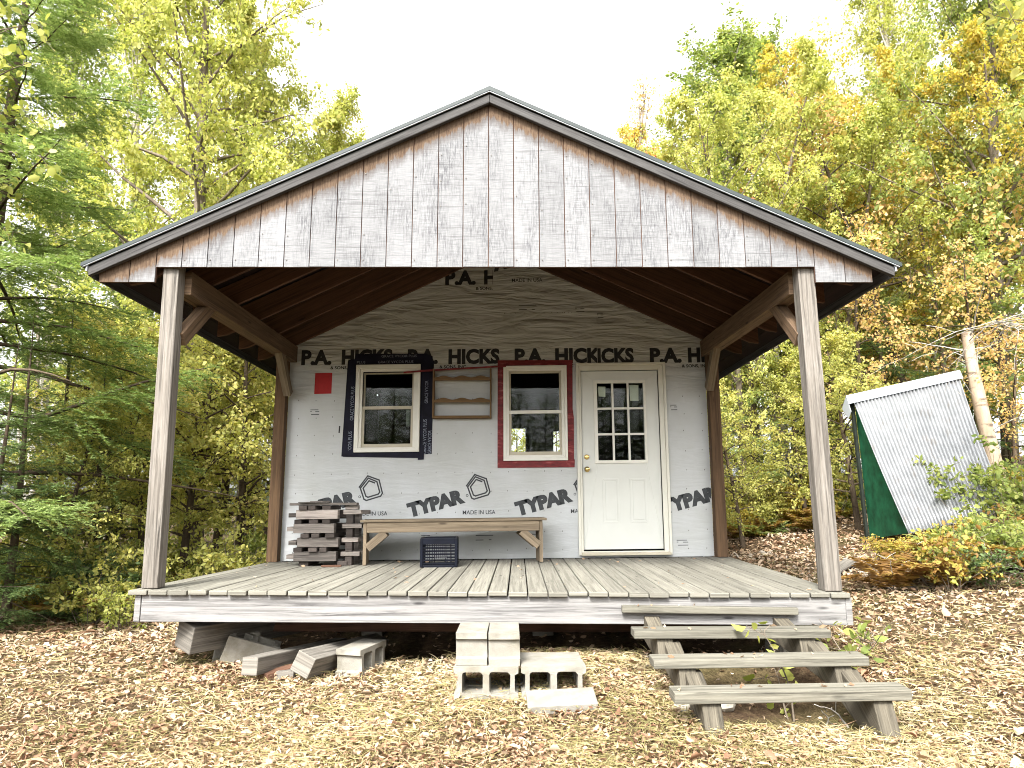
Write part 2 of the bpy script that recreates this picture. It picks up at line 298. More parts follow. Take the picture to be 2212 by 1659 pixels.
class MB:
    def __init__(s): s.V = []; s.F = []; s.UV = []
    def face(s, idx, uvs): s.F.append(idx); s.UV.extend(uvs)
    def board(s, p0, p1, w, h, up=(0, 0, 1), cut0=0.0, cut1=0.0):
        """box from p0 to p1; h along up, w across; cutN skews an end along the board per unit of up (plumb cuts)"""
        p0, p1 = Vector(p0), Vector(p1); d = p1-p0; L = d.length; d.normalize()
        u = Vector(up); u = (u-d*u.dot(d)).normalized(); sd = d.cross(u)
        b = len(s.V); ou, ov = random.uniform(0, 50), random.uniform(0, 50)
        for e, (p, cut) in enumerate(((p0, cut0), (p1, cut1))):
            for a, c in ((-1, -1), (1, -1), (1, 1), (-1, 1)):
                s.V.append(tuple(p + sd*(a*w/2) + u*(c*h/2) + d*(cut*c*h/2)))
        for i in range(4):
            j = (i+1) % 4; ww = w if i % 2 == 0 else h
            s.face((b+i, b+j, b+4+j, b+4+i), [(ou, ov+i*.3), (ou, ov+i*.3+ww), (ou+L, ov+i*.3+ww), (ou+L, ov+i*.3)])
        s.face((b+3, b+2, b+1, b), [(ou, ov), (ou+w*.3, ov), (ou+w*.3, ov+h), (ou, ov+h)])
        s.face((b+4, b+5, b+6, b+7), [(ou+9, ov), (ou+9+w*.3, ov), (ou+9+w*.3, ov+h), (ou+9, ov+h)])
        return s
    def box(s, x0, x1, y0, y1, z0, z1):
        dx, dy, dz = x1-x0, y1-y0, z1-z0; cx, cy, cz = (x0+x1)/2, (y0+y1)/2, (z0+z1)/2
        if dx >= dy and dx >= dz: return s.board((x0, cy, cz), (x1, cy, cz), dy, dz)
        if dy >= dz: return s.board((cx, y0, cz), (cx, y1, cz), dx, dz)
        return s.board((cx, cy, z0), (cx, cy, z1), dx, dy, (0, 1, 0))
    def prism(s, pts, vec, uvdir=None):
        """closed polygon pts (3D, convex or simple) pushed along vec"""
        b = len(s.V); n = len(pts); v = Vector(vec); ou = random.uniform(0, 50)
        s.V += [tuple(p) for p in pts] + [tuple(Vector(p)+v) for p in pts]
        a = Vector(pts[1])-Vector(pts[0]) if uvdir is None else Vector(uvdir); a.normalize()
        nn = v.normalized(); c = nn.cross(a)
        uv = [(Vector(p).dot(a)+ou, Vector(p).dot(c)+ou) for p in pts]
        s.face(tuple(range(b, b+n)), uv); s.face(tuple(range(b+2*n-1, b+n-1, -1)), uv[::-1])
        for i in range(n):
            j = (i+1) % n; e = (Vector(pts[j])-Vector(pts[i])).length
            s.face((b+j, b+i, b+n+i, b+n+j), [(ou+e, 0), (ou, 0), (ou, v.length), (ou+e, v.length)])
        return s
    def tube(s, pts, radii, sides=6, cap=True):
        pts = [Vector(p) for p in pts]; b = len(s.V); n = len(pts); up = Vector((0.13, 0.31, 0.94)); L = 0
        for i, p in enumerate(pts):
            t = (pts[min(i+1, n-1)]-pts[max(i-1, 0)]).normalized(); a = t.cross(up)
            if a.length < .05: a = t.cross(Vector((1, 0, 0)))
            a.normalize(); c = t.cross(a); r = radii[i] if hasattr(radii, '__len__') else radii
            for k in range(sides):
                q = 2*math.pi*k/sides; s.V.append(tuple(p+a*(math.cos(q)*r)+c*(math.sin(q)*r)))
        for i in range(n-1):
            for k in range(sides):
                k2 = (k+1) % sides
                s.face((b+i*sides+k, b+i*sides+k2, b+(i+1)*sides+k2, b+(i+1)*sides+k), [(i*.1, k*.1), (i*.1, k*.1+.1), (i*.1+.1, k*.1+.1), (i*.1+.1, k*.1)])
        if cap:
            s.face(tuple(b+k for k in range(sides-1, -1, -1)), [(0, 0)]*sides)
            s.face(tuple(b+(n-1)*sides+k for k in range(sides)), [(0, 0)]*sides)
        return s
    def flat(s, V2, F, fn):
        b = len(s.V); s.V += [fn(*v) for v in V2]
        for f in F: s.face(tuple(b+i for i in f), [V2[i][:2] for i in f])
        return s
    def build(s, name, mat, parent=None, off=(0, 0, 0), wp=False, bevel=0.0, smooth=False):
        me = bpy.data.meshes.new(name); V = [warp(v) for v in s.V] if wp else s.V
        me.from_pydata([(v[0]-off[0], v[1]-off[1], v[2]-off[2]) for v in V], [], s.F)
        ul = me.uv_layers.new(name='UVMap'); ul.data.foreach_set('uv', np.array(s.UV, 'f').ravel())
        me.materials.append(mat); o = bpy.data.objects.new(name, me); COL.objects.link(o)
        if smooth: me.shade_smooth()
        if parent: o.parent = parent
        if bevel:
            bv = o.modifiers.new('edge_wear', 'BEVEL'); bv.width = bevel; bv.segments = 2; bv.limit_method = 'ANGLE'; bv.angle_limit = R(40)
        return o

def holed_prism(outer, holes, h, name, mat, bevel=0.0):
    """outline with holes in xy, pushed up by h"""
    bm = bmesh.new(); loops = []
    for poly in [outer]+holes:
        vs = [bm.verts.new((x, y, 0)) for x, y in poly]; es = [bm.edges.new((vs[i], vs[(i+1) % len(vs)])) for i in range(len(vs))]; loops += es
    bmesh.ops.triangle_fill(bm, use_beauty=True, use_dissolve=False, edges=loops)
    bmesh.ops.dissolve_limit(bm, angle_limit=0.01, verts=bm.verts[:], edges=bm.edges[:])
    r = bmesh.ops.extrude_face_region(bm, geom=bm.faces[:])
    bmesh.ops.translate(bm, vec=(0, 0, h), verts=[v for v in r['geom'] if isinstance(v, bmesh.types.BMVert)])
    bmesh.ops.recalc_face_normals(bm, faces=bm.faces[:])
    me = bpy.data.meshes.new(name); bm.to_mesh(me); bm.free(); me.materials.append(mat)
    return me

_tc = {}
def glyphs(txt, bold=0.0):
    k = (txt, bold)
    if k not in _tc:
        c = bpy.data.curves.new('t', 'FONT'); c.body = txt; c.size = 1; c.offset = bold; c.resolution_u = 3
        o = bpy.data.objects.new('t', c); me = bpy.data.meshes.new_from_object(o)
        V = [(v.co.x, v.co.y) for v in me.vertices]; F = [tuple(p.vertices) for p in me.polygons]
        bpy.data.objects.remove(o); bpy.data.curves.remove(c); bpy.data.meshes.remove(me)
        x0 = min(v[0] for v in V); x1 = max(v[0] for v in V); y0 = min(v[1] for v in V); y1 = max(v[1] for v in V)
        _tc[k] = ([((x-x0)/(x1-x0), (y-y0)/(y1-y0)) for x, y in V], F)
    return _tc[k]
def put_text(mb, txt, x0, z0, w, h, y, bold=0.03, ang=0.0, clip=None, shear=0.0):
    """letters facing -Y, box of w by h with its lower left corner at x0,z0, turned by ang; clip=(xmin,xmax,zmin,zmax)"""
    V, F = glyphs(txt, bold); ca, sa = math.cos(ang), math.sin(ang)
    P = [((a*w+b*h*shear)*ca-b*h*sa+x0, (a*w+b*h*shear)*sa+b*h*ca+z0) for a, b in V]
    put_flat(mb, P, F, y, clip)
def put_flat(mb, P, F, y, clip=None):
    if clip:
        bm = bmesh.new(); vs = [bm.verts.new((a, b, 0)) for a, b in P]
        for f in F:
            try: bm.faces.new([vs[i] for i in f])
            except ValueError: pass
        for co, no in (((clip[0], 0, 0), (-1, 0, 0)), ((clip[1], 0, 0), (1, 0, 0)), ((0, clip[2], 0), (0, -1, 0)), ((0, clip[3], 0), (0, 1, 0))):
            bmesh.ops.bisect_plane(bm, geom=bm.verts[:]+bm.edges[:]+bm.faces[:], plane_co=co, plane_no=no, clear_outer=True)
        bm.verts.index_update(); P = [(v.co.x, v.co.y) for v in bm.verts]; F = [tuple(v.index for v in f.verts) for f in bm.faces]; bm.free()
    mb.flat(P, F, lambda a, b: (a, y, b))
def strip(pts, w, closed=False):
    """flat polyline of width w in the plane, as quads with mitred joints"""
    n = len(pts); out = []
    for i in range(n):
        a = Vector(pts[i-1] if (i or closed) else pts[0]); b = Vector(pts[i]); c = Vector(pts[(i+1) % n] if (i < n-1 or closed) else pts[-1])
        d1 = (b-a).normalized() if (b-a).length > 1e-6 else (c-b).normalized(); d2 = (c-b).normalized() if (c-b).length > 1e-6 else d1
        t = (d1+d2).normalized(); nn = Vector((-t.y, t.x)); k = w/2/max(0.4, nn.dot(Vector((-d1.y, d1.x))))
        out += [tuple(b+nn*k), tuple(b-nn*k)]
    F = [(2*i, 2*i+1, 2*((i+1) % n)+1, 2*((i+1) % n)) for i in range(n if closed else n-1)]
    return out, F

def ground_z(x, y):
    yy = np.clip(y, -4.0, 9.0); xr = np.clip(x-2.0, 0, 14.0); k = np.clip((x+3.0)/4.0, 0.15, 1.0)
    xr = np.where(xr < 0.6, xr*xr/1.2, xr-0.3)
    hol = 0.14*np.clip((2.5-np.abs(x))/.4, 0, 1)*np.clip((y-.35)/.5, 0, 1)*np.clip((7.5-y)/.5, 0, 1) + 0.10*np.clip((x-1.22)/.15, 0, 1)*np.clip((2.30-x)/.15, 0, 1)*np.clip((y+1.22)/.2, 0, 1)*np.clip((.4-y)/.4, 0, 1)  # dips shaped to deepen the shade under the deck and the stairs
    return -hol -0.57 + 0.045*(yy+0.7)*k + 0.155*xr + 0.03*np.sin(x*1.3+0.4)*np.cos(y*1.1) + 0.015*np.sin(x*3.1+y*2.3)
def gz(x, y): return float(ground_z(np.array(float(x)), np.array(float(y))))

# ------------------------------------------------------------------ ground
def make_ground():
    ax = np.concatenate([np.linspace(-400, -22, 8), np.linspace(-20, 24, 177), np.linspace(26, 400, 8)])
    ay = np.concatenate([np.linspace(-400, -22, 8), np.linspace(-20, 26, 185), np.linspace(28, 600, 8)])
    X, Y = np.meshgrid(ax, ay); Z = ground_z(X, Y)
    rs = np.random.RandomState(3); near = (np.abs(X) < 20) & (Y > -19) & (Y < 25)
    Z = Z + near*rs.uniform(-0.012, 0.012, Z.shape)
    nx, ny = len(ax), len(ay); V = np.stack([X, Y, Z], -1).reshape(-1, 3)
    i = np.arange(nx*ny).reshape(ny, nx); F = np.stack([i[:-1, :-1], i[:-1, 1:], i[1:, 1:], i[1:, :-1]], -1).reshape(-1, 4)
    me = bpy.data.meshes.new('ground'); me.from_pydata(V.tolist(), [], F.tolist()); me.shade_smooth(); me.materials.append(M_GROUND)
    o = bpy.data.objects.new('ground', me); COL.objects.link(o); tag(o, 'leaf covered forest ground sloping up to the right', 'ground', kind='structure')
make_ground()

# ------------------------------------------------------------------ cabin
D = DEP; SL = 0.468
CB = (0, 0, -0.55)
cabin = empty('cabin', CB, label='small unfinished cabin in printed house wrap with a weathered gable and open porch', cat='cabin')
def cpart(mb, name, mat, parent=None, bevel=0.004, smooth=False, label=None):
    o = mb.build(name, mat, parent or cabin, CB, True, bevel, smooth)
    if label: o['label'] = label
    return o

# porch floor
mb = MB(); n = 36; wd = 5.20/n
for i in range(n):
    x0 = -2.605+i*wd; e = random.uniform(-0.012, 0.010); zz = random.uniform(-0.003, 0.002)
    mb.board((x0+wd/2, -0.030+e, -0.017+zz), (x0+wd/2, D-0.012, -0.017+zz), wd-random.uniform(.005, .011), 0.034)
cpart(mb, 'decking', W_DECK, bevel=0.006)
mb = MB().board((-2.514, 0.019, -0.130), (2.562, 0.019, -0.130), 0.038, 0.190); cpart(mb, 'rim_board', W_RIM, label='pale weathered front rim board with dark streaks and knots')
for sx in (-1, 1):
    cpart(MB().board((sx*2.540 if sx < 0 else 2.584, -0.004, -0.130), (sx*2.540 if sx < 0 else 2.584, D+4.8, -0.130), 0.044, 0.190), 'side_joist', W_RIM)
for i in range(1, 12):
    x = -2.52+i*0.42; cpart(MB().board((x, 0.042, -0.130), (x, D-0.05, -0.130), 0.04, 0.185), 'floor_joist', W_RAFT)
for yy in (0.75, 2.6):
    cpart(MB().board((-2.15, yy, -0.315), (2.25, yy, -0.315), 0.15, 0.17), 'carrier_beam', W_RAFT)

# posts, beams, braces
for x, y, m, w in ((-2.487, 0.10, W_POST, 0.122), (2.502, 0.10, W_POST, 0.130)):
    cpart(MB().board((x-(0.02 if x < 0 else -0.03)*-1*0, y, 0.002), (x-(0.03 if x < 0 else 0.025)*1, y, 2.50), w, 0.118, (0, 1, 0)), 'porch_post', m, bevel=0.007)
for x, w in ((-2.548, 0.124), (2.492, 0.124)):
    cpart(MB().board((x, D-0.058, 0.002), (x, D-0.058, 2.44), w, 0.115, (0, 1, 0)), 'porch_post', W_POSTB, bevel=0.006, label='brown porch post at the wall corner')
for x in (-2.47, 2.45):
    cpart(MB().board((x, 0.162, 2.365), (x, D-0.004, 2.395), 0.135, 0.19), 'beam', W_BEAM)
for x in (-2.47, 2.45):
    cpart(MB().board((x, 0.165, 1.90), (x, 0.62, 2.30), 0.085, 0.11, (0, 1, -1), 0.0, 0.8), 'knee_brace', W_BEAM)
    cpart(MB().board((x+(0.02 if x < 0 else -0.02), D-0.125, 1.90), (x+(0.02 if x < 0 else -0.02), D-0.47, 2.30), 0.085, 0.10, (0, -1, -1), 0.0, 0.8), 'knee_brace', W_BENCH)

# rafters
for y in (0.10, 0.62, 1.18, 1.74, 2.30, D-0.032):
    for s in (-1, 1):
        t0, t1, dep = 3.868, 3.868-SL*2.86, 0.235
        pts = [(s*0.012, y-0.019, t0-dep), (s*2.76, y-0.019, t0-SL*2.76-dep), (s*2.86, y-0.019, t1-dep+0.03), (s*2.86, y-0.019, t1), (s*0.012, y-0.019, t0)]
        if s < 0: pts = pts[::-1]
        cpart(MB().prism(pts, (0, 0.038, 0), (1, 0, -s*SL) if s > 0 else (1, 0, SL)), 'rafter', W_RAFT)
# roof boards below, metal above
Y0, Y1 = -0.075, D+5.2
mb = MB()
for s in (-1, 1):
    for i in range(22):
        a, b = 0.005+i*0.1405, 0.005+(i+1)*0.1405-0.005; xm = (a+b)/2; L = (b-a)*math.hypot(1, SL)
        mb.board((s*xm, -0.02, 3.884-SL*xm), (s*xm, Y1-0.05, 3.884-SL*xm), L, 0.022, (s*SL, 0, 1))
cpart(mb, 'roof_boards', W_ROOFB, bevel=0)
def roof_sheet(xe, zt, th, y0, y1, rib=0):
    mb = MB()
    for s in (-1, 1):
        pts = [(s*0.0, y0, zt-th), (s*xe, y0, zt-SL*xe-th), (s*xe, y0, zt-SL*xe), (s*0.0, y0, zt)]
        if s < 0: pts = pts[::-1]
        mb.prism(pts, (0, y1-y0, 0))
        if rib:
            k = 0.0
            yy = y0+0.05
            while yy < y1:
                mb.board((s*0.05, yy, zt-SL*0.05+0.010), (s*(xe-.01), yy, zt-SL*(xe-.01)+0.010), 0.03, 0.024, (s*SL, 0, 1)); yy += 0.23
    return mb
roof = cpart(roof_sheet(3.165, 3.934, 0.030, Y0, Y1, 1), 'roof', M_ROOFM, bevel=0)
cpart(roof_sheet(0.13, 3.955, 0.008, Y0+0.02, Y1), 'ridge_cap', M_ROOFM, roof, 0)
mb = MB()
for s in (-1, 1):
    pts = [(s*0.0, -0.070, 3.896), (s*3.15, -0.070, 3.896-SL*3.15), (s*3.15, -0.070, 3.9025-SL*3.15), (s*0.0, -0.070, 3.9025)]
    mb.prism(pts[::-1] if s < 0 else pts, (0, 0.012, 0))
    mb.board((s*3.128, -0.055, 3.902-SL*3.128-0.022), (s*3.128, Y1, 3.902-SL*3.128-0.022), 0.012, 0.045)
cpart(mb, 'drip_edge', M_DRIP, roof, 0)
# rake boards and gable siding
for s in (-1, 1):
    pts = [(s*0.001, -0.052, 3.812), (s*3.115, -0.052, 3.812-SL*3.115), (s*3.115, -0.052, 3.886-SL*3.115), (s*0.001, -0.052, 3.886)]
    cpart(MB().prism(pts[::-1] if s < 0 else pts, (0, 0.040, 0), (1, 0, -s*SL)), 'rake_board', W_FASC)
    pts = [(s*3.09, -0.01, 3.80-SL*3.09-0.005), (s*3.115, -0.01, 3.80-SL*3.115-0.005), (s*3.115, -0.01, 3.884-SL*3.115), (s*3.09, -0.01, 3.884-SL*3.09)]
    cpart(MB().board((s*3.10, -0.01, 3.842-SL*3.10), (s*3.10, Y1, 3.842-SL*3.10), 0.022, 0.085), 'eave_board', W_FASC)
mb = MB(); back = MB()
top = lambda x: 3.835-SL*abs(x)
edges = [-3.06, -2.82, -2.617] + [-0.009+0.2006*i for i in range(-12, 13)] + [2.53, 2.76, 2.97]
edges = sorted(set(round(e, 4) for e in edges)); edges = [e for i, e in enumerate(edges) if i == 0 or e-edges[i-1] > 0.06]
for a, b in zip(edges[:-1], edges[1:]):
    out = b <= -2.60 or a >= 2.50; zb = (2.322 if out else 2.446) + (0.012 if a < -0.02 and not out else 0)*0 + random.uniform(-.002, .002)
    a2, b2 = a+0.0035, b-0.0035
    if out and a < 0: zb = max(zb, 2.322)
    for fn, y0, dy, q0, q1 in ((mb, 0.0, 0.012, a2, b2), (back, 0.013, 0.012, a, b)):
        pts = [(q0, y0, zb), (q1, y0, zb)]
        if q0 < 0 < q1: pts += [(q1, y0, top(q1)), (0, y0, top(0)), (q0, y0, top(q0))]
        else: pts += [(q1, y0, top(q1)), (q0, y0, top(q0))]
        if min(top(q0), top(q1)) < zb+0.01:      # the outermost tips
            pts = [(q0, y0, min(zb, top(q0)-.02)), (q1, y0, min(zb, top(q1)-0.02)), (q1, y0, top(q1)), (q0, y0, top(q0))]
        fn.prism(pts, (0, dy, 0), (0, 0, 1))
gs = cpart(mb, 'gable_siding', M_SIDING, bevel=0.0, label='whitewashed grooved gable siding with brown bare wood under the eaves')
nl = MB(); rn = random.Random(4)
for e in edges[1:-1]:
    z = 2.50
    while z < top(e)-.12:
        if abs(e) < 2.5 and rn.random() < .8: nl.board((e+.022, -.003, z-.004), (e+.022, -.003, z+.005), .009, .004, (0, 1, 0))
        z += rn.uniform(.18, .34)
cpart(nl, 'nail_heads', M_STAPLE, gs, 0)
cpart(back, 'siding_backing', W_RAFT, gs, 0)

# front wall, wrapped
def xz_mesh(me, y_front, h):
    me.transform(Matrix.Translation((0, y_front+h, 0)) @ Matrix.Rotation(R(90), 4, 'X'))
    for v in me.vertices: w = warp(v.co); v.co = (w[0]-CB[0], w[1]-CB[1], w[2]-CB[2])
def rect(x0, x1, z0, z1): return [(x0, z0), (x1, z0), (x1, z1), (x0, z1)]
XL, XR = -2.486, 2.428
me = holed_prism([(XL, 0.004), (XR, 0.004), (XR, 2.60), (0, 3.70), (XL, 2.60)],
                 [rect(-1.63, -0.99, 1.255, 2.19), rect(0.095, 0.745, 1.145, 2.175), rect(0.94, 1.885, 0.05, 2.165)], 0.10, 'front_wall', M_WRAP)
xz_mesh(me, D, 0.10); wall = bpy.data.objects.new('front_wall', me); COL.objects.link(wall); wall.parent = cabin
wall['label'] = 'porch wall covered in grey white printed house wrap'
rz = lambda x: 3.72-SL*abs(x)
mb = MB()
def sheet(x0, x1, zb0, zb1, y, zt=None, lip=1.0):
    xs = [x0+(x1-x0)*i/10 for i in range(11)]
    lo = [(x, y-lip*(0.007+0.004*math.sin(x*11+1)+.003*math.sin(x*29)), zb0+(zb1-zb0)*(x-x0)/(x1-x0)+0.008*math.sin(x*9)+0.004*math.sin(x*23)) for x in xs]
    md = [(p[0], y, p[2]+.07+.02*math.sin(p[0]*13)) for p in lo]
    hi = [(x, y, (zt if zt else max(rz(x), md[k][2]+.01))) for k, x in enumerate(xs)]
    for a, b in zip((lo, md), (md, hi)):
        for k in range(10): mb.prism([a[k], a[k+1], b[k+1], b[k]], (0, 0.0022, 0))
sheet(-2.05, -1.09, 2.737, 2.744, D-0.0040); sheet(-1.092, -0.073, 2.744, 2.750, D-0.0062); sheet(-0.075, 1.16, 2.750, 2.722, D-0.0084); sheet(1.158, 2.0, 2.722, 2.698, D-0.0062)
sheet(1.16, XR-0.002, 2.165, 2.165, D-0.0034, 2.62, 0)
cpart(mb, 'wrap_overlap', M_WRAP, wall, 0)

ink = MB(); ink2 = MB()
YW = D-0.0012; YS = D-0.0050; CL = (XL+0.003, XR-0.003, 0.01, 3.7)
H0, HH = 2.252, 0.186
put_text(ink, 'P.A.', -2.355, H0+0.012, 0.36, HH, YW, 0.050); put_text(ink, 'HICKS', -1.875, H0+0.012, 0.605, HH, YW, 0.050)
put_text(ink, 'P.A.', -1.09, H0+0.006, 0.36, HH, YW, 0.050); put_text(ink, 'HICKS', -0.605, H0, 0.608, HH, YW, 0.050)
put_text(ink, 'P.A.', 0.181, H0-0.004, 0.37, HH, YW, 0.050); put_text(ink, 'HICKS', 0.662, H0-0.006, 0.63, HH, YW, 0.050, clip=(-9, 1.158, 0, 9))
put_text(ink, 'HICKS', 1.008, H0-0.014, 0.585, HH, YS, 0.050, clip=(1.163, 9, 0, 9))
put_text(ink, 'P.A.', 1.782, H0-0.020, 0.375, HH, YS, 0.050); put_text(ink, 'HICKS', 2.232, H0-0.020, 0.6, HH, YS, 0.050, clip=CL)
for x, y in ((-2.005, YW), (-0.71, YW), (0.56, YW)): put_text(ink, '& SONS, INC', x, H0-0.058-0.012*x/2.4, 0.315, 0.045, y, 0.03)
put_text(ink, '& SONS, INC', 2.155, H0-0.083, 0.315, 0.045, YS, 0.03, clip=CL)
# upper sheets
YU1, YU2 = D-0.0075, D-0.0098
put_text(ink, 'P.A.', -0.655, 3.225, 0.37, 0.185, YU1, 0.050); put_text(ink, 'HICKS', -0.185, 3.225, 0.60, 0.185, YU1, 0.050, clip=(-9, -0.077, 0, 9))
put_text(ink, '& SONS, INC', -0.285, 3.155, 0.315, 0.045, YU1, 0.03, clip=(-9, -0.077, 0, 9))
put_text(ink2, 'MADE IN USA', 0.150, 3.252, 0.37, 0.046, YU2, 0.012)
def house_logo(x, z, y, clip):
    """round-cornered house outline drawn as a line that winds in three times"""
    s = 0.140
    ps = [(-1.05, .05), (-.35, 1.0), (.60, .65), (.90, -.42), (.76, -.66), (-.40, -1.0), (-.60, -.90), (-.93, .0), (-.30, .82), (.42, .52), (.68, -.34), (.55, -.50), (-.28, -.74), (-.45, -.66), (-.70, .0), (-.23, .60), (.28, .41)]
    P, F = strip([(x+s*a, z+s*b) for a, b in ps], 0.0165)
    put_flat(ink2, P, F, y, clip)
def typar(dx, y=YW):
    A = R(14.5)
    for c in (((XL+.003, .893, .01, 3.7),) if dx < 2 else ()) + (((1.958, XR-.003, .01, 3.7),) if dx > 2 else ()):
        put_text(ink2, 'TYPAR', -1.030+dx, 0.468, 0.665, 0.168, y, 0.075, A, c, 0.0)
        put_text(ink2, 'o', -0.385+dx, 0.700, 0.030, 0.030, y, 0.01, 0, c)
        house_logo(-0.235+dx, 0.812, y-0.0006, c)
        put_text(ink2, 'MADE IN USA', -0.420+dx, 0.500, 0.375, 0.047, y, 0.012, 0, c)
for k in (-1, 0, 1): typar(1.237*k)
typar(2.90)
put_text(ink2, 'TYPAR', -0.40, 3.30, 0.66, 0.15, YU2, 0.075, R(14), (-0.072, 9, 0, 3.7)); 
P_, F_ = strip([(0.28, 3.60), (0.33, 3.455), (0.40, 3.44), (0.56, 3.50)], 0.02); put_flat(ink2, P_, F_, YU2)
P_, F_ = strip([(0.33, 3.60), (0.36, 3.49), (0.42, 3.475), (0.56, 3.53)], 0.016); put_flat(ink2, P_, F_, YU2)
def bars(x, z, w, y=YW, sm=False):
    for a, b, q in ((0, 1, 0.03), (0.0, 0.45, -0.022), (0.75, 0.9, -0.02)) if not sm else ((0, .9, .03), (.1, 1, -.025), (.55, 1, .008), (0, .15, .01)):
        P, F = strip([(x+a*w, z+q), (x+b*w, z+q)], 0.008); put_flat(ink2, P, F, y)
for x, z, w, sm in ((-2.22, 1.70, 0.105, True), (-0.27, 0.235, 0.20, False), (-0.89, 0.24, 0.11, True), (0.37, 0.24, 0.12, True), (2.01, 0.155, 0.13, True), (2.0, 1.70, 0.08, True)): bars(x, z, w, YW, sm)
for x, z, w, sm in ((0.235, 2.93, 0.21, False), (0.91, 2.90, 0.11, True)): bars(x, z, w, YU2, sm)
bars(1.17, 2.82, 0.075, D-0.0078, True)
P_, F_ = strip([(-1.868, 1.535), (-1.872, 1.455)], 0.016); put_flat(ink, P_, F_, YW)
cpart(ink, 'lettering', M_INK, wall, 0); cpart(ink2, 'lettering', M_INK2, wall, 0)
st = MB()
for r_, z in enumerate((0.10, 0.30, 0.52, 0.75, 0.98, 1.20, 1.42, 1.63, 1.84)):
    for i in range(24):
        x = -2.36+0.205*i+random.uniform(-.012, .012); zz = z+random.uniform(-.012, .012)
        if x > XR-0.03: continue
        if any(a < x < b and c < zz < d for a, b, c, d in ((-1.86, -.76, 1.16, 2.4), (-.04, .88, 1.0, 2.3), (.88, 1.97, 0, 2.26))): continue
        st.board((x, D-0.003, zz-.004), (x+.004*random.random(), D-0.003, zz+.010), .006, .004, (0, 1, 0))
for i in range(14): 
    x = 0.05+random.random()*1.0; st.board((x, D-0.011, 2.86), (x, D-0.011, 2.87), .006, .004, (0, 1, 0))
cpart(st, 'staples', M_STAPLE, wall, 0)

# body of the cabin behind the porch wall
BK = D+4.9
for x in (XL, XR-.10): cpart(MB().box(x, x+0.10, D+0.102, BK-0.102, -0.03, 2.60), 'side_wall', M_WRAP, bevel=0)
def hole_at(u0, u1, v0, v1):
    a = at_y(u0, v1, BK-0.1); b = at_y(u1, v0, BK-0.1); return rect(float(a[0]), float(b[0]), float(a[2]), float(b[2]))
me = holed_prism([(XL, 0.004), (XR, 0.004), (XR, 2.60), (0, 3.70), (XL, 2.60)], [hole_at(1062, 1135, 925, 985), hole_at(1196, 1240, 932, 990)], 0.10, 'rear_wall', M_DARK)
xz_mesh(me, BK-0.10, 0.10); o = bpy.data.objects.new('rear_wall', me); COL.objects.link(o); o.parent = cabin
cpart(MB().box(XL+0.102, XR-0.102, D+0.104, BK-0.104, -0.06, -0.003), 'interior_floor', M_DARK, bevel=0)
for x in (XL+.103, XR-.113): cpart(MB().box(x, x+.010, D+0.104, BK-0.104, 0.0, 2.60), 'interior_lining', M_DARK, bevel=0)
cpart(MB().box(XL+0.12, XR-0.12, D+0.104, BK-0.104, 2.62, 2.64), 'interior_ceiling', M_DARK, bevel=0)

# windows
def frame_boards(mb, o, i, y0, y1):
    (ax0, ax1, az0, az1), (bx0, bx1, bz0, bz1) = o, i
    for q in ([(ax0, az0), (ax1, az0), (bx1, bz0), (bx0, bz0)], [(ax1, az0), (ax1, az1), (bx1, bz1), (bx1, bz0)],
              [(ax1, az1), (ax0, az1), (bx0, bz1), (bx1, bz1)], [(ax0, az1), (ax0, az0), (bx0, bz0), (bx0, bz1)]):
        mb.prism([(a, y0, b) for a, b in q], (0, y1-y0, 0))
    return mb
def inset(r, d): return (r[0]+d, r[1]-d, r[2]+d, r[3]-d)
def window(o, i, rail, sash_mat, rail_mat, step, label):
    mb = MB(); frame_boards(mb, o, inset(o, step), D-0.040, D-0.006); frame_boards(mb, inset(o, step+0.0004), i, D-0.026, D-0.006)
    w = cpart(mb, 'window', M_WHITE, bevel=0.003, label=label)
    ins = inset(i, -0.004)
    up = (ins[0], ins[1], rail, ins[3]); lo = (ins[0], ins[1], ins[2], rail)
    us = frame_boards(MB(), up, inset(up, 0.026), D+0.022, D+0.052); cpart(us, 'sash', sash_mat, w, 0.002)
    ls = frame_boards(MB(), lo, (lo[0]+.032, lo[1]-.032, lo[2]+.045, lo[3]-.010), D-0.008, D+0.018); cpart(ls, 'sash', sash_mat, w, 0.002)
    cpart(MB().box(ins[0]+.002, ins[1]-.002, D-0.014, D+0.019, rail-0.016, rail+0.020), 'meeting_rail', rail_mat, w, 0.002)
    jm = frame_boards(MB(), inset(i, -0.006), inset(i, -0.0035), D-0.004, D+0.09); cpart(jm, 'jamb', M_SASH, w, 0)
    for r_, y in ((inset(up, 0.020), D+0.038), (inset(lo, 0.008), D+0.004)):
        cpart(MB().box(r_[0], r_[1], y-.002, y+.002, r_[2], r_[3]), 'pane', M_GLASS, w, 0)
    return w
w1 = window((-1.690, -0.930, 1.222, 2.255), (-1.609, -1.009, 1.278, 2.172), 1.740, M_SASH, M_SASH, 0.048, 'white framed window bordered with wide black flashing tape')
w2 = window((0.048, 0.792, 1.103, 2.218), (0.113, 0.727, 1.166, 2.158), 1.668, M_SASH, M_WHITE, 0.030, 'white framed window bordered with red tape')
mb = MB(); Y = D-0.0045
for q in ([(-1.835, 1.18), (-1.60, 1.185), (-1.60, 2.30), (-1.80, 2.31)], [(-1.80, 2.2), (-1.55, 2.2), (-1.55, 2.385), (-1.71, 2.395), (-1.72, 2.33), (-1.795, 2.325)]): mb.prism([(a, Y-(0.0016 if q[0][1] > 2 else 0), b) for a, b in q], (0, .0015, 0))
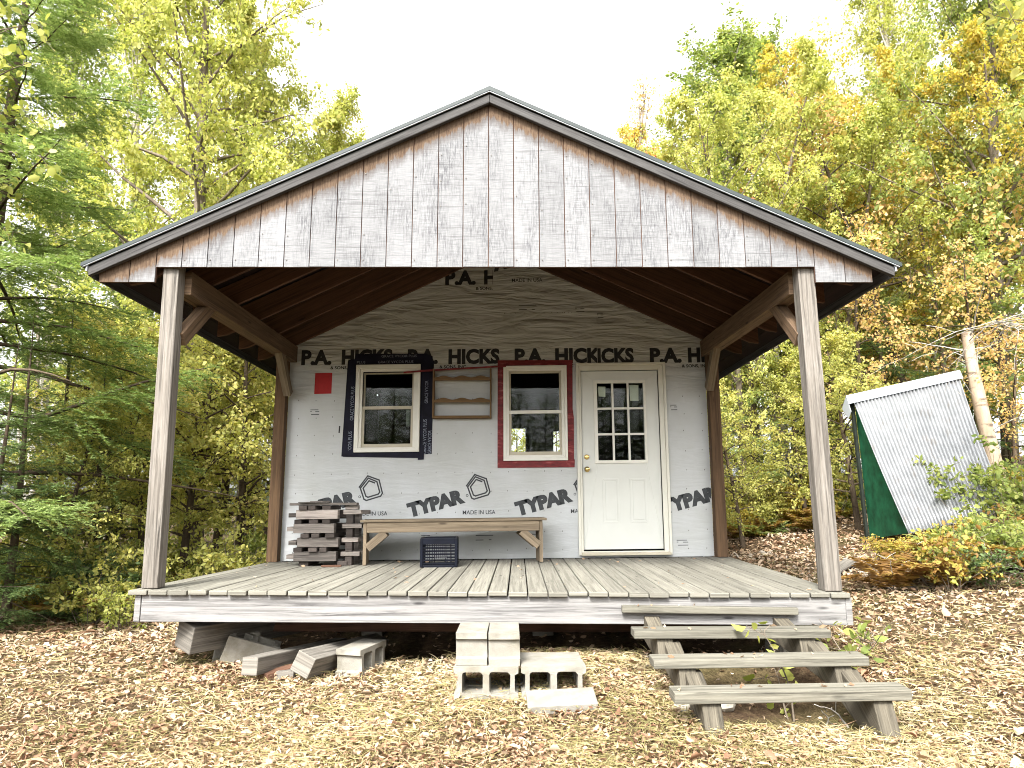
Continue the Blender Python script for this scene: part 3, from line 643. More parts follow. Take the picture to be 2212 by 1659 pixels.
for q, k in (([(-1.00, 1.19), (-0.785, 1.195), (-0.775, 2.30), (-1.0, 2.33)], 0), ([(-1.60, 2.16), (-0.81, 2.16), (-0.79, 2.35), (-0.87, 2.385), (-1.60, 2.392)], 2), ([(-1.82, 1.175), (-0.93, 1.15), (-0.90, 1.15), (-0.90, 1.24), (-1.82, 1.25)], 3), ([(-0.945, 1.128), (-0.875, 1.132), (-0.872, 1.3), (-0.945, 1.3)], 4)):
    mb.prism([(a, Y-.0016*k, b) for a, b in q], (0, .0015, 0))
tp = cpart(mb, 'flashing_tape', M_TAPE, w1, 0)
tx = MB(); VT = R(90)
for x, z, s in ((-1.710, 1.60, 'GRACE VYCOR PLUS'), (-1.722, 1.20, 'VYCOR PLUS'), (-0.850, 1.20, 'GRACE VYCOR PLUS'), (-0.838, 1.79, 'GRACE VYCOR'), (-0.792, 1.20, 'GRACE VYCOR')):
    L = 0.40 if len(s) > 11 else 0.27; put_text(tx, s, x, z, L, 0.040 if x > -.83 or x < -.84 else 0.04, Y-0.0008, 0.0, VT)
for x, z, s, L in ((-1.40, 2.345, 'GRACE VYCOR PLUS', 0.42), (-1.44, 2.275, 'GRACE VYCOR PLUS', 0.42), (-1.69, 2.275, 'PLUS', 0.10)): put_text(tx, s, x, z, L, 0.030, Y-0.0045, 0.0)
cpart(tx, 'tape_lettering', M_TAPETXT, w1, 0)
mb = MB(); Y = D-0.0065
for q, k in (([(-.022, 1.03), (.075, 1.03), (.078, 2.28), (-.020, 2.285)], 0), ([(.765, 1.035), (.862, 1.03), (.870, 1.60), (.858, 1.70), (.866, 2.285), (.768, 2.28)], 1), ([(-.018, 2.195), (.862, 2.185), (.866, 2.282), (-.018, 2.292)], 2), ([(-.020, 1.025), (.868, 1.022), (.872, 1.112), (-.016, 1.118)], 3)):
    mb.prism([(a, Y-.002*k, b) for a, b in q], (0, .0018, 0))
cpart(mb, 'flashing_tape', M_REDT, w2, 0)

# door
mb = MB(); fo = (0.900, 1.954, 0.030, 2.242); fi = (0.957, 1.868, 0.075, 2.152)
frame_boards(mb, fo, inset(fo, 0.030), D-0.034, D-0.004); frame_boards(mb, (fo[0]+.0304, fo[1]-.0304, fo[2]+.0304, fo[3]-.0304), fi, D-0.022, D-0.004)
cpart(mb, 'door_frame', M_CREAM)
mb = MB(); sl_ = (0.962, 1.863, 0.092, 2.147); go = (1.147, 1.690, 1.097, 2.002)
frame_boards(mb, sl_, go, D+0.010, D+0.050)
for x0, x1 in ((1.185, 1.372), (1.500, 1.690)):
    frame_boards(mb, (x0, x1, 0.385, 0.885), (x0+.022, x1-.022, 0.407, 0.863), D+0.005, D+0.0105); mb.box(x0+.034, x1-.034, D+.006, D+.0105, .419, .851)
door = cpart(mb, 'door', M_DOOR, bevel=0.003, label='cream white door with a nine pane window')
mb = MB(); frame_boards(mb, (1.106, 1.716, 1.062, 2.037), go, D-0.004, D+0.0095)
cw, ch = (go[1]-go[0])/3, (go[3]-go[2])/3
for i in (1, 2):
    mb.box(go[0]+i*cw-.012, go[0]+i*cw+.012, D+0.0, D+0.022, go[2], go[3])
    for j in range(3): mb.box(go[0]+j*cw+(.0125 if j else 0), go[0]+(j+1)*cw-(.0125 if j < 2 else 0), D+0.002, D+0.022, go[2]+i*ch-.012, go[2]+i*ch+.012)
cpart(mb, 'window_grille', M_WHITE, door, 0.002)
cpart(MB().box(go[0], go[1], D+0.026, D+0.030, go[2], go[3]), 'pane', M_GLASS, door, 0)
def lathe_y(prof, x, y, z, seg=20):
    mb = MB()
    for i, (r_, yy) in enumerate(prof):
        for k in range(seg): q = 2*math.pi*k/seg; mb.V.append((x+r_*math.cos(q), y+yy, z+r_*math.sin(q)))
    for i in range(len(prof)-1):
        for k in range(seg):
            k2 = (k+1) % seg; mb.face((i*seg+k, i*seg+k2, (i+1)*seg+k2, (i+1)*seg+k), [(0, 0)]*4)
    mb.face(tuple(range((len(prof)-1)*seg, len(prof)*seg)), [(0, 0)]*seg); return mb
cpart(lathe_y([(.033, .010), (.033, .003), (.014, -.003), (.012, -.028), (.022, -.034), (.028, -.048), (.024, -.060), (.012, -.064)], 1.014, D, 0.997), 'doorknob', M_BRASS, door, 0, True)
cpart(lathe_y([(.030, .010), (.030, -.002), (.024, -.010), (.012, -.011)], 1.012, D, 1.139), 'deadbolt', M_BRASS, door, 0, True)
cpart(MB().box(0.93, 1.93, D-0.075, D-0.006, 0.030, 0.062), 'threshold', M_SASH, bevel=0.004)

# ------------------------------------------------------------------ things on the porch wall
def wall_thing(mb, name, mat, label, cat, bevel=0.0):
    V = np.array([warp(v) for v in mb.V]); c = V.mean(0); mb.V = [tuple(v) for v in V]
    o = mb.build(name, mat, None, tuple(c), False, bevel); o.location = c; return tag(o, label, cat)
wall_thing(MB().prism([(-2.183, D-.0045, 1.917), (-1.981, D-.0045, 1.921), (-1.980, D-.0045, 2.169), (-2.181, D-.0045, 2.167)], (0, .003, 0)), 'red_card', M_RED, 'bright red rectangular card stapled to the porch wall beside the rear post', 'card')
mb = MB(); pts = [(-1.125, 2.150), (-1.02, 2.158), (-0.80, 2.172), (-0.4, 2.190), (-0.09, 2.204), (0.075, 2.212)]
for a, b in zip(pts[:-1], pts[1:]): mb.board((a[0], D-0.062, a[1]), (b[0]+.004, D-0.062, b[1]), 0.006, 0.022)
wall_thing(mb, 'red_strap', M_REDT, 'thin red strap stretched between the tops of the two windows', 'strap')
for x, z, w, h, l in ((1.170, 1.85, .078, .115, 'small pale paper note behind the upper left door pane'), (1.538, 1.795, .100, .185, 'taller pale paper sheet behind the upper right door pane')):
    wall_thing(MB().prism([(x, D+.034, z), (x+w, D+.034, z-.006), (x+w+.004, D+.034, z+h), (x-.004, D+.034, z+h+.003)], (0, .0015, 0)), 'paper_note', M_PAPER, l, 'paper')
wall_thing(MB().prism([(-1.095, D+.014, 1.52), (-1.035, D+.014, 1.52), (-1.035, D+.014, 1.725), (-1.095, D+.014, 1.725)], (0, .0015, 0)), 'window_sticker', plain('grey_sticker', (.10, .105, .09), .8, .1), 'dull grey label sheet in the lower right of the black taped window', 'sticker')
# spice rack
rk = empty('wall_rack', (-0.435, D-0.05, deck_z(-.435, D)+1.60), label='empty shallow wooden rack with scalloped rails hung between the windows', cat='rack')
def rpart(mb, n, l=None):
    o = mb.build(n, W_RACK, rk, (-0.435, D-0.05, 1.60), False, 0.003)
    if l: o['label'] = l
for x in (-0.768, -0.100): rpart(MB().box(x-.009, x+.009, D-.095, D-.006, 1.60, 2.185), 'side_board')
for z, nm in ((1.607, 'bottom_shelf'), (1.80, 'shelf'), (2.06, 'shelf')): rpart(MB().box(-.758, -.110, D-.082, D-.007, z-.007, z+.006), nm)
for z in (1.782, 2.044):
    xs = [-.758+.648*i/40 for i in range(41)]
    mb = MB().prism([(x, D-.094, z) for x in (xs[0], xs[-1])] + [(x, D-.094, z+.045+.011*math.cos((x+.434)*2*math.pi/.216)) for x in xs[::-1]], (0, .010, 0), (1, 0, 0)); rpart(mb, 'scalloped_rail')
rpart(MB().box(-.758, -.110, D-.094, D-.086, 1.600, 1.630), 'front_rail')

# ------------------------------------------------------------------ bench
bx, by = -0.475, 2.44
bench = empty('bench', (bx, by, deck_z(bx, by)), R(6.5), deck_tilt(by), label='long weathered plank bench on the porch beneath the printed wall', cat='bench')
def bpart(mb, n, bevel=.005): return mb.build(n, W_BENCH, bench, (0, 0, 0), False, bevel)
mb = MB(); mb.board((-.975, -.095, .452), (.985, -.095, .452), .165, .028); mb.board((-.960, .085, .452), (.99, .085, .452), .165, .028); bpart(mb, 'seat')
for y in (-.145, .145): bpart(MB().board((-.905, y, .384), (.905, y, .384), .034, .104), 'apron')
for s in (-1, 1):
    bpart(MB().board((s*.925, 0, 0.002), (s*.925, 0, .437), .036, .30, (0, 1, 0)), 'leg')
    for y in (-.145, .145): bpart(MB().board((s*.902, y*.97, .175), (s*.715, y*.97, .330), .028, .085, (0, 0, 1), -.8*s*0, 0), 'brace')

# ------------------------------------------------------------------ milk crate
cx, cy = -0.585, 2.085
crate = empty('milk_crate', (cx, cy, deck_z(cx, cy)), R(3), deck_tilt(cy), label='navy blue plastic milk crate on the decking under the bench', cat='crate')
W2, HT = .172, .285
for sx in (-1, 1):
    for sy in (-1, 1): MB().box(sx*W2-.014, sx*W2+.014, sy*W2-.014, sy*W2+.014, .004, HT-.004).build('corner_post', M_CRATE, crate, bevel=.004)
q = W2-.0145
for z0, z1 in ((.0, .022), (HT-.062, HT)):
    mb = MB()
    for s in (-1, 1): mb.box(-q, q, s*W2-.012, s*W2+.012, z0, z1); mb.box(s*W2-.012, s*W2+.012, -q, q, z0, z1)
    mb.build('rim', M_CRATE, crate, bevel=.003)
for face in range(4):
    mb = MB(); ca, sa = math.cos(face*math.pi/2), math.sin(face*math.pi/2)
    def fb(x0, x1, z0, z1, t=.006):
        a = [(x0, -W2-t, z0), (x1, -W2-t, z0), (x1, -W2-t, z1), (x0, -W2-t, z1)]
        mb.prism([(x*ca-y*sa, x*sa+y*ca, z) for x, y, z in a], (-(2*t)*sa*-1*-1 if 0 else (2*t)*-sa, (2*t)*ca, 0))
    for i in range(6):
        z = .034+i*.031
        if 1 <= i <= 1: fb(-q, -.062, z, z+.008); fb(.062, q, z, z+.008)
        else: fb(-q, q, z, z+.008)
    for i in range(7): fb(-.066+i*.021, -.061+i*.021, .086, HT-.062, .0045)
    for i in (-1, 1): fb(i*.115-.003, i*.115+.003, .022, HT-.062, .0045); fb(i*.066-.004, i*.066+.004, .022, .09, .0045)
    mb.build('lattice_side', M_CRATE, crate)
mb = MB()
for i in range(7): mb.box(-q, q, -q+i*.05, -q+i*.05+.012, .006, .012)
mb.build('base_grid', M_CRATE, crate)

# ------------------------------------------------------------------ crib stacks of timber offcuts
def offcut(x0, x1, y0, y1, z0, z1, label, rz=0.0, mat=None):
    c = ((x0+x1)/2, (y0+y1)/2, z0); mb = MB().box(x0, x1, y0, y1, z0, z1); o = mb.build('timber_offcut', mat or W_OFF, None, c, False, .004)
    o.location = (c[0], c[1], c[2]+deck_z(c[0], c[1])+.001); o.rotation_euler = (0, deck_tilt(c[1]), rz); return tag(o, label, 'timber offcut', 'timber offcuts stacked on the porch')
ordn = ['bottom', 'second', 'third', 'fourth', 'top']
sy0, sy1 = 2.16, 2.62; P_ = .142
for k in range(4):
    z = .048+k*P_; j = random.uniform(-.02, .02); xo = (-.03, .0, -.045, -.025)[k]
    if k == 0:
        for i, x in enumerate((-2.06, -1.66)): offcut(x, x+.10, sy0+.04, sy1, 0, .047, '%s dark ground runner of the left offcut stack' % ('left' if i == 0 else 'right'), 0, W_OFFD)
    offcut(-2.075+xo, -1.655+xo+j, sy0, sy0+.09, z, z+.096, 'wide pale front board in the %s course of the left offcut stack' % ordn[k], random.uniform(-.03, .03))
    offcut(-2.09+xo, -1.60+xo, sy1-.10, sy1-.01, z, z+.096, 'rear board in the %s course of the left offcut stack' % ordn[k], 0, W_OFFD)
    for i, nm in enumerate(('left', 'middle', 'right')):
        x = -2.06+xo+i*.135+random.uniform(-.02, .02); offcut(x, x+random.uniform(.07, .10), sy0-.01+random.uniform(-.03, .03), sy1+.01, z+.097, z+.140, '%s cross block end above the %s course of the left offcut stack' % (nm, ordn[k]), random.uniform(-.04, .04), W_OFFD)
    offcut(-2.19+xo*.5, -2.135+xo*.5+.03, sy0+.08, sy1-.05, z+.02, z+.065, 'thin side stick beside the %s course of the left offcut stack' % ordn[k])
zt = .048+4*P_
offcut(-2.18, -1.47, sy0+.02, sy0+.12, zt, zt+.026, 'long thin plank across the tops of both offcut stacks', -.02)
offcut(-2.10, -1.72, sy0+.20, sy0+.29, zt, zt+.024, 'short thin plank lying behind the long top plank', .03)
offcut(-2.08, -1.76, sy0-.01, sy0+.10, zt+.027, zt+.036, 'thin splintered shingle on the top of the left offcut stack', .06)
offcut(-1.96, -1.80, sy0+.03, sy0+.16, zt+.037, zt+.046, 'dark curled chip on the very top of the left offcut stack', -.3)
for k in range(4):
    z = .0+k*P_
    offcut(-1.585, -1.515, 2.22+random.uniform(-.02, .02), 2.32, z, z+.094, 'upright square block under the %s cross stick of the right offcut stack' % ordn[k], random.uniform(-.05, .05), W_OFFD)
    offcut(-1.585, -1.50, 2.46, 2.58, z, z+.094, 'rear block under the %s cross stick of the right offcut stack' % ordn[k])
    offcut(-1.635+random.uniform(-.01, .02), -1.425+random.uniform(-.03, .02), 2.20, 2.27, z+.095, z+.139, 'pale %s cross stick of the right offcut stack' % ordn[k], random.uniform(-.04, .04))
    offcut(-1.64, -1.395, 2.42, 2.52, z+.095, z+.139, 'rear %s cross stick of the right offcut stack' % ordn[k])
offcut(-1.60, -1.47, 2.22, 2.32, 4*P_, 4*P_+.047, 'square block under the long top plank of the right offcut stack')
offcut(-1.78, -1.58, 2.03, 2.07, 0, .018, 'strip of dark bark on the decking in front of the left offcut stack', .05, W_RAFT)

# ------------------------------------------------------------------ concrete blocks
def block_mesh():
    L, Wd = .397, .194
    out = [(-L/2, -Wd/2), (L/2, -Wd/2), (L/2, -.058), (L/2-.022, -.048), (L/2-.022, .048), (L/2, .058), (L/2, Wd/2), (-L/2, Wd/2), (-L/2, .058), (-L/2+.022, .048), (-L/2+.022, -.048), (-L/2, -.058)]
    def rr(x0, x1, y0, y1, r=.018):
        p = []
        for (cx_, cy_, a0) in ((x1-r, y1-r, 0), (x0+r, y1-r, 90), (x0+r, y0+r, 180), (x1-r, y0+r, 270)):
            p += [(cx_+r*math.cos(R(a0+a)), cy_+r*math.sin(R(a0+a))) for a in (0, 45, 90)]
        return p
    return holed_prism(out, [rr(-.148, -.020, -.064, .064), rr(.020, .148, -.064, .064)], .194, 'concrete_block', M_CONC)
BM = block_mesh(); BM.transform(Matrix.Translation((0, 0, -.097)))
_v = np.empty(len(BM.vertices)*3); BM.vertices.foreach_get('co', _v); _v += np.random.RandomState(5).normal(0, .0012, _v.shape); BM.vertices.foreach_set('co', _v)
def block(loc, rot, label):
    o = bpy.data.objects.new('concrete_block', BM); COL.objects.link(o); o.location = loc; o.rotation_euler = rot
    bv = o.modifiers.new('worn_edges', 'BEVEL'); bv.width = .004; bv.segments = 2; bv.limit_method = 'ANGLE'
    return tag(o, label, 'concrete block', 'hollow concrete blocks by the porch')
zb = -.560; F90 = R(90)
block((.016, -.60, zb+.097), (F90, 0, R(-1)), 'hollow concrete block with open cells, lower left of the block steps')
block((.428, -.60, zb+.099), (F90, 0, R(1.5)), 'hollow concrete block with open cells behind the sloping slab')
block((.420, -.385, zb+.099), (F90, 0, R(-.5)), 'pale concrete block behind the lower right one of the block steps')
block((.010, -.385, zb+.097), (F90, 0, 0), 'concrete block hidden behind the lower left one of the block steps')
block((-.078, -.475, zb+.293), (F90, 0, F90), 'grooved end concrete block on top of the steps, on the timber stack side')
block((.123, -.478, zb+.291), (F90, 0, F90+R(.8)), 'grooved end concrete block on top of the steps, on the stair side')
block((-.93, .12, gz(-.93, .1)+.095), (F90, 0, R(74)), 'lone concrete block under the deck right of the loose timbers')
block((-1.85, .42, gz(-1.8, .4)+.085), (R(8), R(18), R(20)), 'tilted concrete block beneath the protruding beam end')
# slab
sb = MB().box(-.205, .205, -.10, .10, -.032, .032).build('concrete_slab', M_CONC, None, bevel=.006); sb.location = (.468, -.83, -.535); sb.rotation_euler = (R(12), R(-2.5), R(2)); tag(sb, 'solid concrete slab lying aslant in front of the block steps', 'slab')
pier = MB().box(-.16, .16, -.15, .15, -.19, .19).build('concrete_pier', M_CONC, None, bevel=.01); pier.location = (-2.03, .62, gz(-2, .6)+.10); pier.rotation_euler = (R(4), R(9), R(14)); tag(pier, 'rough concrete pier footing below the left corner of the deck', 'pier')
rp = MB().box(-.15, .15, -.15, .15, -.19, .19).build('concrete_pier', M_CONC, None, bevel=.01); rp.location = (2.33, .45, gz(2.3, .4)+.09); rp.rotation_euler = (0, R(3), R(8)); tag(rp, 'mossy concrete pier footing under the deck behind the stairs', 'pier')
def timber(p0, p1, w, h, label, mat=W_TIMB, up=(0, 0, 1), name='timber'):
    c = ((Vector(p0)+Vector(p1))/2); o = MB().board(Vector(p0)-c, Vector(p1)-c, w, h, up).build(name, mat, None, bevel=.006); o.location = c; return tag(o, label, 'timber')
g = lambda x, y: gz(x, y)
timber((-1.60, -.28, g(-1.6, -.2)+.125), (-1.35, 1.2, g(-1.4, 1.2)+.10), .115, .115, 'square grey timber poking out from under the deck, nearest the pier')
timber((-1.40, -.16, g(-1.4, -.1)+.03), (-1.22, 1.1, g(-1.2, 1)+.03), .13, .06, 'flat board low between the two loose square timbers under the deck')
timber((-1.235, -.30, g(-1.2, -.2)+.135), (-.99, 1.1, g(-1, 1)+.12), .14, .14, 'tilted square timber with cracked end grain beside the lone block', W_TIMB, (.45, 0, 1))
timber((-1.545, -.18, g(-1.6, -.2)+.03), (-1.30, .2, g(-1.4, .2)+.03), .10, .06, 'small propping scrap beneath the nearest loose timber', W_RAFT)
timber((-2.24, .12, -.335), (-1.35, 1.5, -.330), .20, .20, 'thick doubled skid beam end sticking out under the left of the deck', W_TIMB, (.35, .1, 1))
for x, l in ((-1.2, 'left'), (0.45, 'middle'), (1.9, 'right')):
    rr_ = MB().box(-.10, .10, -.10, .10, -.20, .20).build('concrete_pier', M_CONC, None, bevel=.008); rr_.location = (x, 1.9, gz(x, 1.9)+.08); tag(rr_, 'concrete pier in the darkness under the %s of the deck' % l, 'pier')
def rock(x, y, s, label, flat=.4):
    bm = bmesh.new(); bmesh.ops.create_icosphere(bm, subdivisions=2, radius=1)
    rs = random.Random(int(x*100)+int(y*37))
    for v in bm.verts: k = rs.uniform(.82, 1.12); v.co = (v.co.x*s*k, v.co.y*s*.7*k, v.co.z*s*flat*k)
    me = bpy.data.meshes.new('rock'); bm.to_mesh(me); bm.free(); me.materials.append(M_STONE); o = bpy.data.objects.new('rock', me); COL.objects.link(o); o.location = (x, y, gz(x, y)+s*flat*.5); o.rotation_euler = (0, 0, x*3); tag(o, label, 'rock')
rock(-2.02, -.08, .085, 'flat pale stone on the leaves in front of the left pier', .22); rock(1.32, -.68, .07, 'grey stone under the lowest stair tread'); rock(1.50, -.55, .10, 'dark rounded stone beneath the stairs', .5); rock(1.15, -.95, .06, 'grey stone beside the left foot of the stairs', .6)

# ------------------------------------------------------------------ stairs
stair = empty('stairs', (1.75, -.6, gz(1.75, -.6)), label='rickety open wooden stairs with four mossy treads leading up to the deck', cat='stairs')
SO = (1.75, -.6, gz(1.75, -.6))
def spart(mb, n, m=W_STEP): return mb.build(n, m, stair, SO, False, .006)
TR = []
for (ul, vl), (ur, vr), y, t in (((1344, 1309), (1725, 1314), -.055, .050), ((1370, 1363), (1795, 1361), -.50, .052), ((1412, 1426), (1878, 1419), -.90, .052), ((1457, 1498), (1970, 1489), -1.28, .058)):
    a, b = Vector(at_y(ul, vl, y)), Vector(at_y(ur, vr, y)); TR.append((a, b, t))
    dp = .15 if y < -.1 else .05
    spart(MB().board(a+Vector((0, dp/2, -t/2+.002)), b+Vector((0, dp/2, -t/2+.002)), dp, t, (0, -.03, 1)), 'tread')
for k, f0 in ((0, .16), (1, .885)):
    cs = [a+(b-a)*f0 for a, b, t in TR]; x0 = (cs[0].x+cs[3].x)/2
    for i, (a, b, t) in enumerate(TR[1:], 1):     # each carriage is three notched lengths stepping down
        c, p = cs[i], cs[i-1]; zt = c.z-t-.002; zb = gz(c.x, c.y)-.03 if i == 3 else cs[i+1].z-.10
        prof = [(c.y+.03, zt), (c.y+.24, zt), (p.y+.03, p.z-.075), (p.y+.10, p.z-.075), (p.y+.10, p.z-.24), (c.y+.16, zb if i < 3 else zb), (c.y-.055 if i == 3 else c.y-.02, zb)]
        spart(MB().prism([(c.x-.052, yy, zz) for yy, zz in prof], (.104, 0, 0), (0, 1, .7)), 'stringer', W_STRING)

# ------------------------------------------------------------------ small shed up the slope
def shed():
    Yr, Yf = 4.40, 3.05
    Rl, Rr = Vector(at_y(1842, 862, Yr)), Vector(at_y(2064, 812, Yr)); ridge = Rr-Rl
    Bl = Vector(at_y(1962, 1150, Yf)); Fb = Vector(at_y(1876, 1165, Yr))
    base = Vector((Rl.x, (Yr+Yf)/2, gz(Rl.x, 3.7))); o = tuple(base)
    sh = empty('shed', o, label='small leaning shed with green plywood end and pale corrugated metal roof', cat='shed')
    dn = Bl-Rl; nn = ridge.cross(dn).normalized()
    if nn.y > 0: nn = -nn
    mb = MB(); N = 30*6; rows = 10
    for j in range(rows+1):
        for i in range(N+1):
            sag = -.035*math.sin(math.pi*j/rows)
            p = Rl - ridge*.015 + ridge*(1.03*i/N)*(1-.22*j/rows) + dn*(j/rows*1.02) + nn*(.03+.017*math.cos(2*math.pi*i/6) + sag); mb.V.append(tuple(p))
    for j in range(rows):
        for i in range(N):
            a = j*(N+1)+i; mb.F.append((a, a+1, a+N+2, a+N+1)); mb.UV.extend([(0, 0)]*4)
    s = mb.build('corrugated_roof', M_CORR, sh, o, False, 0, True); so = s.modifiers.new('thick', 'SOLIDIFY'); so.thickness = .002
    ins = ridge.normalized()*.03
    mb = MB().prism([tuple(Rl+ins-nn*.02), tuple(Fb+ins), tuple(Bl+ins-nn*.02)], tuple(ridge.normalized()*.015)); mb.build('end_wall', M_GREEN, sh, o)
    mb = MB().prism([tuple(Rr-ins-nn*.02), tuple(Fb+ridge*.78-ins), tuple(Bl+ridge*.78-ins-nn*.02)], tuple(ridge.normalized()*.015)); mb.build('end_wall', M_GREEN, sh, o)
    mb = MB().prism([tuple(Rl+ins), tuple(Fb+ins), tuple(Fb+ridge*.78-ins), tuple(Rr-ins)], (0, .015, 0)); mb.build('back_wall', M_GREEN, sh, o)
    MB().board(tuple(Rl+ins*-.2+Vector((0, .02, -.02))), tuple(Fb+ins*-.2+Vector((0, .02, -.05))), .035, .05, (0, 1, 0)).build('corner_trim', M_BLACKW, sh, o)
    mb = MB(); e = ridge.normalized()
    a, b = Rl-e*.10, Rr+e*.05
    for u_, d_ in ((nn*.05, dn.normalized()*.115), ):
        mb.prism([tuple(a+u_+Vector((0, 0, .035))), tuple(a+u_+d_), tuple(a+u_+d_-nn*.006), tuple(a+u_*.9+Vector((0, 0, .028)))], tuple(b-a))
    mb.prism([tuple(a+nn*.05+Vector((0, 0, .035))), tuple(a+Vector((0, .14, -.10))), tuple(a+Vector((0, .134, -.10))), tuple(a+nn*.045+Vector((0, -.004, .028)))], tuple(b-a))
    mb.build('ridge_cap', M_DRIP, sh, o)
    MB().prism([tuple(a+nn*.04+Vector((0, 0, .03))), tuple(a+nn*.03+dn*.11), tuple(a+dn*.15+Vector((0, .12, 0))), tuple(a+Vector((0, .13, -.10)))], tuple(e*.004)).build('ridge_end', M_DRIP, sh, o)
shed()
timber((3.55, 2.62, gz(3.55, 2.6)+.05), (3.98, 2.95, gz(4.0, 2.9)+.09), .13, .03, 'short grey board lying on the leaves in front of the shed', W_TIMB, (.1, -.2, 1))

# ------------------------------------------------------------------ plants
def np_mesh(name, V, F, mat, smooth=False):
    me = bpy.data.meshes.new(name); V = np.asarray(V, np.float32).reshape(-1, 3); F = np.asarray(F, np.int32); k = F.shape[1]
    me.vertices.add(len(V)); me.vertices.foreach_set('co', V.ravel())
    me.loops.add(F.size); me.loops.foreach_set('vertex_index', F.ravel())
    me.polygons.add(len(F)); me.polygons.foreach_set('loop_start', np.arange(0, F.size, k, dtype=np.int32)); me.update(calc_edges=True)
    if smooth: me.shade_smooth()
    me.materials.append(mat); return me
def unit(a): return a/np.maximum(1e-9, np.linalg.norm(a, axis=-1, keepdims=True))
def leaves6(P, Dr, size, aspect, rs, fold=.14):
    n = len(P); Dr = unit(Dr); S = unit(np.cross(Dr, unit(rs.normal(size=(n, 3))))); N = np.cross(S, Dr); s = (size*rs.uniform(.5, 1.2, n))[:, None]; w = aspect*rs.uniform(.8, 1.15, (n, 1)); f = fold*rs.uniform(-.3, 1.3, (n, 1))
    a, b = P+Dr*s*.28, P+Dr*s*.66
    V = np.stack([P, a+S*s*w*.46+N*s*f, b+S*s*w*.40+N*s*f*.8, P+Dr*s-N*s*f*.9, b-S*s*w*.40+N*s*f*.8, a-S*s*w*.46+N*s*f], 1).reshape(-1, 3); i = np.arange(n)[:, None]*6
    return V, np.concatenate([i+np.array([[0, 1, 2, 3]]), i+np.array([[0, 3, 4, 5]])])
def leaves(P, Dr, size, aspect, rs, fold=.18):
    """one folded four-cornered leaf at every P pointing along Dr"""
    n = len(P); Dr = unit(Dr); S = unit(np.cross(Dr, unit(rs.normal(size=(n, 3))))); N = np.cross(S, Dr)
    s = (size*rs.uniform(.65, 1.25, n))[:, None] if np.isscalar(size) else size[:, None]
    mid = P+Dr*s*.45; V = np.stack([P, mid+S*s*aspect*.5+N*s*fold, P+Dr*s-N*s*fold*.5, mid-S*s*aspect*.5+N*s*fold], 1)
    return V.reshape(-1, 3), np.arange(4*n).reshape(n, 4)
class Tubes:
    def __init__(s): s.V = []; s.F = []; s.c = 0
    def add(s, P, r, sides=5):
        P = np.asarray(P, float); n = len(P); r = np.broadcast_to(np.asarray(r, float), (n,))
        T = unit(np.gradient(P, axis=0)); A = unit(np.cross(T, np.array([.31, .13, .2])+np.array([0, 0, .5])*(np.abs(T[:, 2:3]) < .8))); B = np.cross(T, A)
        q = np.arange(sides)*2*np.pi/sides; ring = P[:, None]+r[:, None, None]*(A[:, None]*np.cos(q)[None, :, None]+B[:, None]*np.sin(q)[None, :, None])
        i = np.arange(n*sides).reshape(n, sides)+s.c; j = np.roll(i, -1, 1)
        s.V.append(ring.reshape(-1, 3)); s.F.append(np.stack([i[:-1], j[:-1], j[1:], i[1:]], -1).reshape(-1, 4)); s.c += n*sides
    def mesh(s, name, mat): return np_mesh(name, np.concatenate(s.V), np.concatenate(s.F), mat, True)
def curve(p, d, L, n, rs, wob, pull=(0, 0, 0)):
    out = [np.array(p, float)]; d = np.array(d, float); d /= np.linalg.norm(d)
    for i in range(n):
        d = d+rs.normal(size=3)*wob+np.array(pull)/n; d /= np.linalg.norm(d); out.append(out[-1]+d*L/n)
    return np.array(out)
def lerp_curve(C, t):
    k = np.clip(t, 0, 1)*(len(C)-1); i = np.minimum(k.astype(int), len(C)-2); f = (k-i)[:, None]; return C[i]*(1-f)+C[i+1]*f

